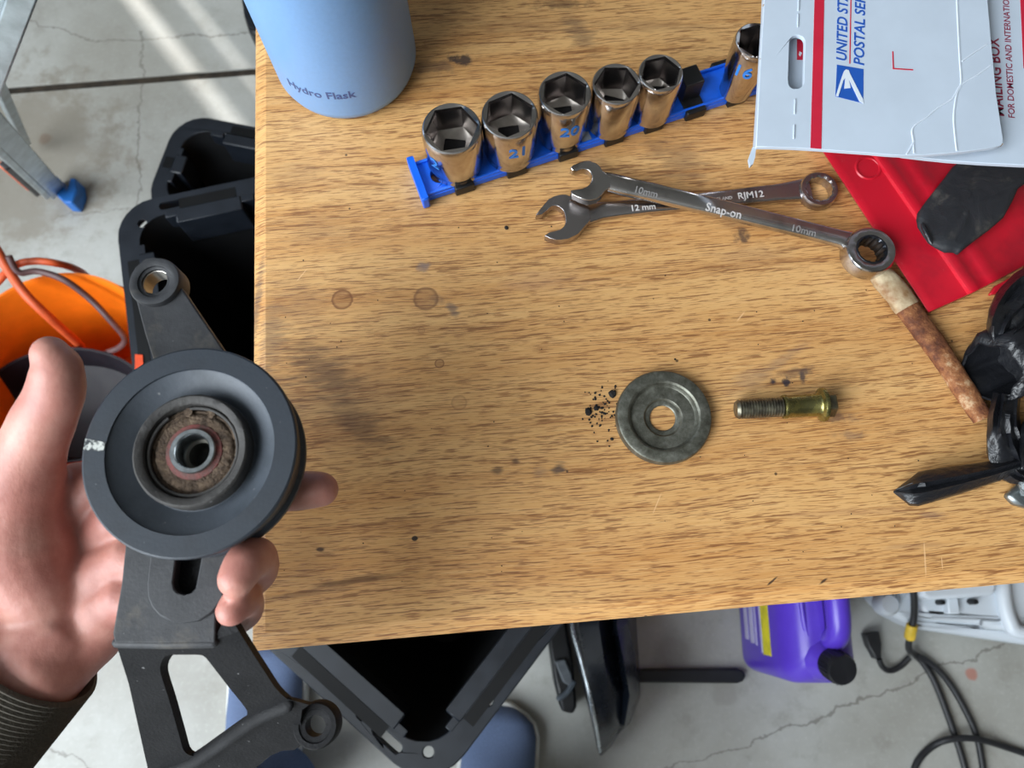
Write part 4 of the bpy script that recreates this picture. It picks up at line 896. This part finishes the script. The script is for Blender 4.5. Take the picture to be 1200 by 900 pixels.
# ------------------------------------------------------------------ things on the floor
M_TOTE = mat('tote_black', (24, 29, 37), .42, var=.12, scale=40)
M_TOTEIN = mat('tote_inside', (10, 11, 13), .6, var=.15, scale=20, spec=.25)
def tote(pc_, pa, pb, z, la, lb, label, holes=True, rim=.026, rad=.05, name='storage_tote'):
    """rim corner seen at pc_, its two rim edges run towards pa and pb"""
    C = P(*pc_, z); ea = P(*pa, z) - C; eb = P(*pb, z) - C; ea.z = eb.z = 0; ea.normalize(); eb.normalize()
    mid = (ea + eb).normalized(); s_ = 1 if ea.x * eb.y - ea.y * eb.x > 0 else -1
    q = Matrix.Rotation(-s_ * PI / 4, 3, 'Z') @ mid; ea = q; eb = Matrix.Rotation(s_ * PI / 2, 3, 'Z') @ q
    base = C + ea * la / 2 + eb * lb / 2; base.z = 0
    t = thing(name, base, label, 'storage tote')
    def wp(u, v, zz): return Vector((C.x, C.y, 0)) + ea * u + eb * v + Vector((0, 0, zz))
    def rr(i, r, zz, n=6): return [wp(x, y, zz) for x, y in rrect(i, la - i, i, lb - i, max(.01, r), n)]
    hl = []
    if holes:
        for cx, cy in ((.030, .030), (.014, .105), (.105, .014)):
            hl.append([wp(cx + .0055 * math.cos(2 * PI * k_ / 14), cy + .0055 * math.sin(2 * PI * k_ / 14), z) for k_ in range(14)])
        hl.append([wp(x, y, z) for x, y in rrect(.052, .088, .008, .018, .0045, 4)])
    g = G(); g.prism(rr(0, rad, z), [rr(rim, rad - .012, z)] + hl, .004); rm = g.build('rim', M_TOTE, t, bevel=.0015)
    g = G(); g.loft([rr(.001, rad, z - .002), rr(.0035, rad, z - .022), rr(.006, rad, z - .022), rr(.004, rad, z - .003)], False, False); g.build('rim_skirt', M_TOTE, rm)
    tp_ = .05
    g = G(); g.loft([rr(rim - .003, rad - .010, z - .003), rr(rim + .012, rad - .01, z - .06), rr(rim + tp_, rad - .01, .012), rr(rim + tp_ + .004, rad - .01, .002)], False, True)
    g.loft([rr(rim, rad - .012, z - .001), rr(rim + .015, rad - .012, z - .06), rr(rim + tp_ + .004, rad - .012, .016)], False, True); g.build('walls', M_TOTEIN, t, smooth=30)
    # pressed handle pockets and wall steps on both near sides
    for ax_, ln in ((0, la), (1, lb)):
        def hp(a, b, zz): return wp(a, b, zz) if ax_ == 0 else wp(b, a, zz)
        m0, m1 = max(.07, ln / 2 - .09), min(ln - .07, ln / 2 + .09)
        g = G(); g.prism([hp(m0, rim - .002, z + .002), hp(m1, rim - .002, z + .002), hp(m1, rim + .016, z + .002), hp(m0, rim + .016, z + .002)], down=.05); g.build('handle_lug', M_TOTE, t, bevel=.002)
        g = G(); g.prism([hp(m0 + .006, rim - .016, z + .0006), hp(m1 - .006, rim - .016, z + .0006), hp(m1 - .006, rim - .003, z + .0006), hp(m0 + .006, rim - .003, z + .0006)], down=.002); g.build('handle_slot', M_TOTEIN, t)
        for s0 in (.058, ln - .075):
            g = G(); g.prism([hp(s0, rim - .002, z + .0012), hp(s0 + .02, rim - .002, z + .0012), hp(s0 + .02, rim + .006, z + .0012), hp(s0, rim + .006, z + .0012)], down=.03); g.build('wall_step', M_TOTE, t, bevel=.001)
    return t
tote((506, 936), (323, 767), (650, 743), .36, .275, .30, 'open black tote jutting out below the front edge of the table')
t1 = tote((134, 242), (297, 208), (155.5, 432), .37, .22, .30, 'open black tote beside the orange bucket', True, .024, .045)
tote((210, 131), (300, 146), (167, 233), .20, .34, .17, 'lower black tote behind the tote beside the bucket', False, .022, .05)
M_ORG = mat('orange_plastic', (240, 118, 20), .4, var=.08, scale=14)
G().prism(pxs([(158, 415), (167, 416), (168, 430), (158, 433)], .372), down=.003).build('orange_tag', mat('orange_tag', (226, 76, 30), .5), t1)
# bucket
bz = .28; bcen = P(62, 434, bz); R = .132
bk_ = thing('bucket', Vector((bcen.x, bcen.y, 0)), 'bright orange plastic bucket standing beside the black tote', 'bucket')
b0 = Vector((bcen.x, bcen.y, 0))
g = G(); g.lathe(b0, [(.001, .003), (R * .84, .003), (R * .86, .010), (R * .985, bz - .06), (R * .985, bz - .004), (R * 1.0, bz), (R * .975, bz), (R * .955, bz - .006), (R * .84, .016), (.001, .014)], 72, cap0=True, cap1=True); g.build('pail', M_ORG, bk_, smooth=40)
g = G(); g.lathe(b0, [(R * .98, bz - .062), (R * 1.045, bz - .060), (R * 1.045, bz - .055), (R * .98, bz - .053)], 72); g.lathe(b0, [(R * .98, bz - .03), (R * 1.03, bz - .028), (R * 1.03, bz - .024), (R * .98, bz - .022)], 72); g.build('rim_band', M_ORG, bk_, smooth=40)
# dark oval pan in the bucket
cp = P(76, 474, .20); g = G()
ov = lambda k_, zz, n=48: [cp + Vector((.118 * k_ * math.cos(2 * PI * j / n), .078 * k_ * math.sin(2 * PI * j / n), zz + .10 * .080 * k_ * math.sin(2 * PI * j / n))) for j in range(n)]
g.loft([ov(.6, -.06), ov(.85, -.045), ov(.98, -.004), ov(1.0, 0), ov(.96, 0), ov(.82, -.038), ov(.2, -.048)]); ob = g.build('dark_dish', mat('dark_grey_plastic', (30, 27, 34), .5, var=.1, spec=.3), org=cp, smooth=40); tag(ob, 'dark grey oval dish sitting inside the orange bucket', 'dish')
# cords across the bucket
M_OC = mat('orange_cord', (214, 92, 48), .5, var=.1); M_BC = mat('brown_cord', (92, 66, 66), .5, var=.1)
g = G(); g.tube(spline([P(-40, 250, .32), P(-6, 290, .32), P(8, 314, .31), P(30, 345, .30), P(60, 374, .27), P(90, 401, .205), P(96, 410, .17), P(98, 425, .12)], 8), .0058, 10); ob = g.build('extension_cord', M_OC, org=P(8, 314, .39), smooth=60); tag(ob, 'thick orange cord dropping steeply into the orange bucket', 'cord')
g = G(); g.tube(spline([P(-40, 370, .25), P(-5, 333, .294), P(16, 312, .296), P(40, 306, .296), P(68, 309, .285), P(90, 316, .24), P(104, 326, .16), P(112, 340, .06)], 8), .0048, 10); ob = g.build('extension_cord', M_OC, org=P(16, 312, .38), smooth=60); tag(ob, 'thinner orange cord arching along the far bucket rim', 'cord')
g = G(); g.tube(spline([P(10, 300, .325), P(22, 319, .308), P(45, 318, .30), P(75, 328, .294), P(105, 350, .27), P(130, 376, .25), P(146, 396, .225), P(140, 407, .21), P(124, 414, .195), P(112, 424, .14)], 8), .0042, 10); ob = g.build('cable', M_BC, org=P(45, 318, .39), smooth=60); tag(ob, 'thin dark brown cable looping over the orange bucket', 'cable')
# ladder
M_ALU = mat('aluminium', (178, 188, 192), .38, metal=.8, scale=40); M_LBL = mat('ladder_label', (232, 104, 48), .5); M_LBK = mat('label_black', (40, 36, 36), .5); M_FOOT = mat('blue_foot', (36, 108, 190), .45)
lad = thing('step_ladder', P(66, 226, 0), 'aluminium step ladder with a bright blue rubber foot', 'ladder')
def rail_(a, b, w, t, m, name, root=lad, off=0.0):
    d_ = (b - a).normalized(); s_ = d_.cross(Vector((0, 0, 1))).normalized(); n_ = s_.cross(d_); c_ = (a + b) / 2 + n_ * off
    g = G(); g.box(c_, (w, t, (b - a).length), Matrix((s_, n_, d_)).transposed()); return g.build(name, m, root, bevel=.002)
r0, r1_ = P(66, 224, .02), P(-70, 82, .62)
rl = rail_(r0, r1_, .030, .014, M_ALU, 'side_rail'); rail_(r0 + (r1_ - r0) * .06 + Vector((-.012, -.012, 0)), r1_ + Vector((-.012, -.012, 0)), .010, .020, M_ALU, 'rail_flange')
la0 = r0.lerp(r1_, .10); la1 = r0.lerp(r1_, .45)
dlt = Vector((-.0135, -.016, .006)); rail_(la0 + dlt, la1 + dlt, .016, .012, M_LBK, 'warning_label'); dl2 = dlt + Vector((-.004, -.004, .010)); rail_(la0.lerp(la1, .12) + dl2, la0.lerp(la1, .9) + dl2, .008, .010, M_LBL, 'warning_label')
g = G(); f0 = P(68, 226, 0)
g.prism(pxs([(52, 214), (60, 202), (66, 206), (78, 222), (82, 208), (88, 208), (90, 222), (84, 238), (74, 237)], .035), down=.034); g.build('rubber_foot', M_FOOT, lad, bevel=.003)
rail_(P(30, 168, .03), P(-20, 62, .55), .014, .012, M_ALU, 'rear_leg')
for i, (o_, w_) in enumerate(((0, .050), (.012, .006), (-.012, .006))):
    dd = Vector((o_, o_ * .45, .010 if i else 0)); rail_(P(-12, 96, .55) + dd, P(36, -40, .70) + dd, w_, .02, M_ALU, 'front_rail' if i == 0 else 'rail_ridge')
# dark bag at the top by the table edge
g = G(); cb_ = P(300, 8, 0)
pts = [P(x, y, .10) for x, y in ((283, -60), (281, -10), (284, 14), (290, 34), (300, 42), (330, 40), (340, -60))]
g.prism(pts, down=.098); ob = g.build('black_case', M_BLKP, org=Vector((cb_.x, cb_.y, 0)), bevel=.012, seg=3); tag(ob, 'black case corner peeking out behind the table beside the bottle', 'case')
G().prism([P(x, y, .103) for x, y in ((284, -50), (283.5, 2), (287, 20), (292, 30), (298, 34), (300, -50))], down=.004).build('lid_panel', M_TOTE, None, org=(0, 0, 0), bevel=.001)
q = bpy.data.objects['lid_panel']; q.parent = ob; q.location = -Vector(ob.location)

# black moulded car trim with a chrome bead, and a flat black bar
M_TRIM = mat('gloss_black_trim', (22, 28, 38), .28, var=.25, scale=18)
tr = thing('car_trim', Vector((*P(705, 800, 0).xy, 0)), 'glossy black moulded trim panel with a bright edge, standing on the floor', 'trim panel')
def shell(rows, th, m, name, root):
    g = G(); n = len(rows[0]); loops = [[P(*q) for q in r] for r in rows]; g.loft(loops, False, False, closed=False); ob = g.build(name, m, root, smooth=60); s_ = ob.modifiers.new('thick', 'SOLIDIFY'); s_.thickness = th; return ob
rows = [[(664, 690, .10), (678, 690, .16), (700, 690, .165), (716, 690, .13), (722, 690, .155), (736, 690, .13), (744, 690, .02)],
        [(666, 735, .10), (678, 735, .16), (702, 735, .165), (717, 735, .13), (723, 735, .155), (737, 735, .13), (746, 735, .02)],
        [(676, 775, .10), (686, 775, .16), (708, 775, .165), (724, 775, .13), (731, 775, .155), (744, 775, .12), (749, 775, .02)],
        [(686, 815, .10), (694, 815, .16), (714, 815, .16), (730, 815, .13), (738, 815, .15), (747, 815, .10), (750, 815, .02)],
        [(694, 850, .09), (699, 850, .14), (716, 850, .14), (727, 850, .12), (732, 850, .13), (738, 848, .08), (740, 846, .02)],
        [(700, 876, .05), (703, 878, .10), (711, 874, .10), (718, 868, .08), (722, 864, .08), (725, 861, .05), (727, 858, .02)],
        [(702, 884, .01), (704, 886, .04), (707, 884, .04), (710, 881, .03), (712, 879, .03), (714, 877, .02), (716, 875, .005)]]
shell(rows, .003, M_TRIM, 'panel', tr)
g = G(); g.tube(spline([P(668, 700, .158), P(671, 738, .158), P(681, 775, .158), P(691, 815, .157), P(698, 850, .14), P(703, 880, .09)], 6), .0028, 8); g.build('bright_bead', mat('bright_edge', (176, 184, 190), .25, metal=.8), tr)
shell([[(664, 700, .10), (664, 700, .002)], [(668, 735, .10), (668, 735, .002)], [(686, 810, .10), (686, 810, .002)], [(699, 870, .05), (699, 870, .002)]], .003, M_TRIM, 'back_wall', tr)
ib = thing('bracket_block', Vector((*P(662, 780, 0).xy, 0)), 'small black clip block wedged beside the glossy trim panel', 'clip')
g = G(); g.prism(pxs([(640, 700), (642, 742), (650, 800), (658, 834), (672, 837), (676, 828), (672, 780), (664, 735), (664, 700)], .06), down=.058); g.build('block', M_BLKP, ib, bevel=.004)
g = G(); g.prism(pxs([(650, 775), (662, 772), (670, 790), (672, 806), (660, 800)], .068), down=.012); g.build('grey_clip', mat('clip_grey', (96, 102, 108), .4), ib, bevel=.002)
g = G(); g.tube(spline(pxs([(655, 818), (664, 812), (672, 800)], .066), 5), .004, 8, True); g.build('clip_arm', mat('clip_grey2', (80, 88, 96), .4), ib)
g = G(); g.prism(pxs([(738, 784), (864, 783.5), (871, 786), (875, 792), (871, 798.5), (864, 801), (738, 800)], .014), down=.0125); ob = g.build('flat_bar', mat('bar_black', (26, 28, 34), .5), org=Vector((*P(806, 792, 0).xy, 0)), bevel=.003); tag(ob, 'flat black bar with a rounded end lying on the concrete floor', 'bar')

# purple jug
M_PUR = mat('purple_plastic', (86, 58, 190), .32, var=.06, scale=12); M_YEL = mat('label_yellow', (222, 210, 40), .5); M_LAV = mat('label_lavender', (190, 186, 224), .5, var=.05)
x0, x1 = P(869, 760, .004).x, P(1008, 760, .20).x
y0, y1 = P(900, 783, .004).y - .004, P(900, 783, .004).y + .20
jug = thing('jug', Vector(((x0 + x1) / 2, (y0 + y1) / 2, 0)), 'purple plastic jug with a black cap and a yellow striped label', 'jug')
def jl(i, zz, r=.022, yn=0.0): return [Vector((x, y, zz)) for x, y in rrect(x0 + i, x1 - i, y0 + i + yn, y1 - i, r, 6)]
g = G(); g.loft([jl(.006, 0), jl(.001, .004), jl(0, .012), jl(0, .165), jl(.003, .185), jl(.010, .200), jl(.020, .210), jl(.030, .214, .016)]); g.build('body', M_PUR, jug, smooth=50)
nx, ny = P(991, 786, .25).x, P(991, 786, .25).y
nk = Vector((nx - .006, ny + .012, .195))
g = G(); dn_ = Vector((.12, -.25, 1)).normalized(); axn = Matrix((dn_.orthogonal().normalized(), dn_.cross(dn_.orthogonal().normalized()).normalized(), dn_)).transposed()
g.lathe(nk, [(.032, -.010), (.029, .004), (.023, .016), (.018, .022), (.016, .032)], 36, axn, False, True); g.build('neck', M_PUR, jug, smooth=50)
g = G(); pr = [(.0165, .024), (.0182, .025), (.0182, .048), (.0168, .051), (.001, .051)]; g.lathe(nk, pr, 36, axn, False, True); cp_ = g.build('cap', mat('cap_black', (24, 25, 30), .4), jug, smooth=35)
g = G()
for k_ in range(24):
    a = 2 * PI * k_ / 24; g.box(nk + axn @ Vector((.0184 * math.cos(a), .0184 * math.sin(a), .037)), (.0013, .0013, .020), axn @ Matrix.Rotation(a, 3, 'Z'))
g.build('cap_ribs', bpy.data.materials['cap_black'], cp_)
g = G(); hx_ = (x0 + x1) / 2 + .006; g.tube(spline([(hx_, ny + .030, .214), (hx_, ny + .045, .238), (hx_, ny + .09, .244), (hx_, ny + .13, .232), (hx_, ny + .15, .206)], 6), .014, 14, True); g.build('handle', M_PUR, jug, smooth=60)
g = G(); g.tube(spline([(x0 + .020, y0 + .19, .2105), (x0 + .020, y0 + .10, .2105), (x0 + .026, y0 + .055, .2085), (x0 + .045, y0 + .050, .213), (x0 + .055, y0 + .075, .214)], 6), .0035, 8); g.build('moulded_rib', M_PUR, jug, smooth=60)
def face(zz0, zz1, ya, yb, m, name):
    g = G(); g.prism([Vector((x0 - .0006, y, 0)) for y in ()] or [Vector((x0 - .0006, ya, zz1)), Vector((x0 + .0006, ya, zz1)), Vector((x0 + .0006, yb, zz1)), Vector((x0 - .0006, yb, zz1))], down=zz1 - zz0); g.build(name, m, jug, smooth=None)
lb0, lb1 = y0 + .026, y1 - .02
face(.030, .046, lb0 + .02, lb1, M_LAV, 'label_band'); face(.055, .072, lb0 + .016, lb1, M_LAV, 'label_band'); face(.078, .084, lb0 + .014, lb1, M_LAV, 'label_band'); face(.108, .140, lb0 + .004, lb1, M_YEL, 'label_band'); face(.100, .106, lb0 + .006, lb1, M_LAV, 'label_band')
# white appliance
M_WH = mat('white_plastic', (208, 216, 224), .38, var=.02, scale=10)
ap = thing('white_appliance', Vector((*P(1180, 690, 0).xy, 0)), 'white moulded plastic appliance on the floor under the table edge', 'appliance')
zt_ = .13
g = G(); g.prism(pxs([(1020, 640), (1026, 700), (1048, 722), (1070, 733), (1084, 738), (1140, 746), (1200, 755), (1300, 768), (1400, 760), (1400, 640)], .055), down=.053); g.build('base', M_WH, ap, bevel=.010, seg=3)
g = G(); g.prism(pxs([(1072, 640), (1076, 706), (1084, 724), (1100, 727), (1150, 731), (1165, 738), (1300, 748), (1400, 740), (1400, 640)], .078), down=.028); g.build('upper_shell', M_WH, ap, bevel=.008, seg=3)
g = G(); g.prism(pxs([(1078, 640), (1080, 698), (1090, 703), (1140, 700), (1166, 697), (1169, 690), (1168, 640)], .125), down=.05); g.build('raised_lid', M_WH, ap, bevel=.006, seg=3)
g = G(); g.tube(spline(pxs([(1172, 640), (1176, 700), (1184, 730), (1194, 740), (1240, 745)], .084), 6), .010, 12, True); g.build('edge_roll', M_WH, ap, smooth=60)
for px, py, w in ((1102, 706, .006), (1140, 705, .007)):
    g = G(); q = P(px, py, .086); g.lathe(q, [(w * .6, -.010), (w * .6, .004), (w * .5, .008), (.001, .008)], 20, None, False, True); g.build('knob', M_BLKP, ap)
g = G(); g.box(P(1114, 710, .084), (.016, .022, .016)); g.build('latch', M_WH, ap, bevel=.002)
g = G(); g.tube(spline(pxs([(1149, 733), (1150, 727), (1154, 726.5), (1170, 727), (1174, 724)], .0785), 5), .0016, 8); g.build('seam', mat('seam_grey', (140, 146, 152), .6), ap)
g = G(); q = P(1038, 708, .062); g.lathe(q, [(.016, -.01), (.016, .008), (.012, .014), (.001, .015)], 20, None, False, True); g.build('side_knob', M_WH, ap)
# power cord
M_CORD = mat('black_cord', (34, 35, 38), .5, var=.1)
pcd = thing('power_cord', Vector((*P(1072, 766, 0).xy, 0)), 'black power cord with plug and yellow tag coiled on the floor', 'cord')
c0 = spline([P(1068, 680, .12), P(1071, 700, .11), P(1071, 722, .09), P(1067, 742, .075), P(1065, 760, .05), P(1072, 767, .012), P(1084, 780, .006), P(1097, 803, .006), P(1113, 845, .006), P(1128, 890, .006), P(1140, 940, .006)], 8)
g = G(); g.tube(c0, .0046, 10); g.build('cable', M_CORD, pcd, smooth=60)
g = G(); g.tube(spline([P(1074, 768, .012), P(1090, 777, .008), P(1110, 797, .006), P(1130, 830, .006), P(1146, 868, .006), P(1156, 930, .006)], 8), .0046, 10); g.build('cable', M_CORD, pcd, smooth=60)
g = G(); g.tube(spline([P(1068, 915, .006), P(1075, 893, .006), P(1092, 875, .006), P(1115, 866, .0162), P(1145, 866, .0162), P(1180, 876, .006), P(1230, 893, .006)], 8), .0046, 10); g.build('cable', M_CORD, pcd, smooth=60)
g = G(); g.tube(spline([P(1030, 772, .02), P(1034, 781, .016), P(1043, 786, .010), P(1056, 780, .010), P(1066, 770, .014)], 8), .0042, 10); g.build('cable', M_CORD, pcd, smooth=60)
g = G(); a_, b_ = P(1022, 741, .02), P(1030, 772, .02); dd = (b_ - a_).normalized(); sd = Vector((-dd.y, dd.x, 0))
g.prism([a_ + sd * .011, a_ + dd * .018 + sd * .010, a_ + dd * .030 + sd * .006, b_ + sd * .0046, b_ - sd * .0046, a_ + dd * .030 - sd * .006, a_ + dd * .018 - sd * .010, a_ - sd * .011], down=.016); g.build('plug', M_CORD, pcd, bevel=.002)
g = G(); k_ = c0[20:27]; g.tube(k_, .0075, 12); g.build('yellow_tag', mat('tag_yellow', (226, 190, 60), .5), pcd, smooth=60)
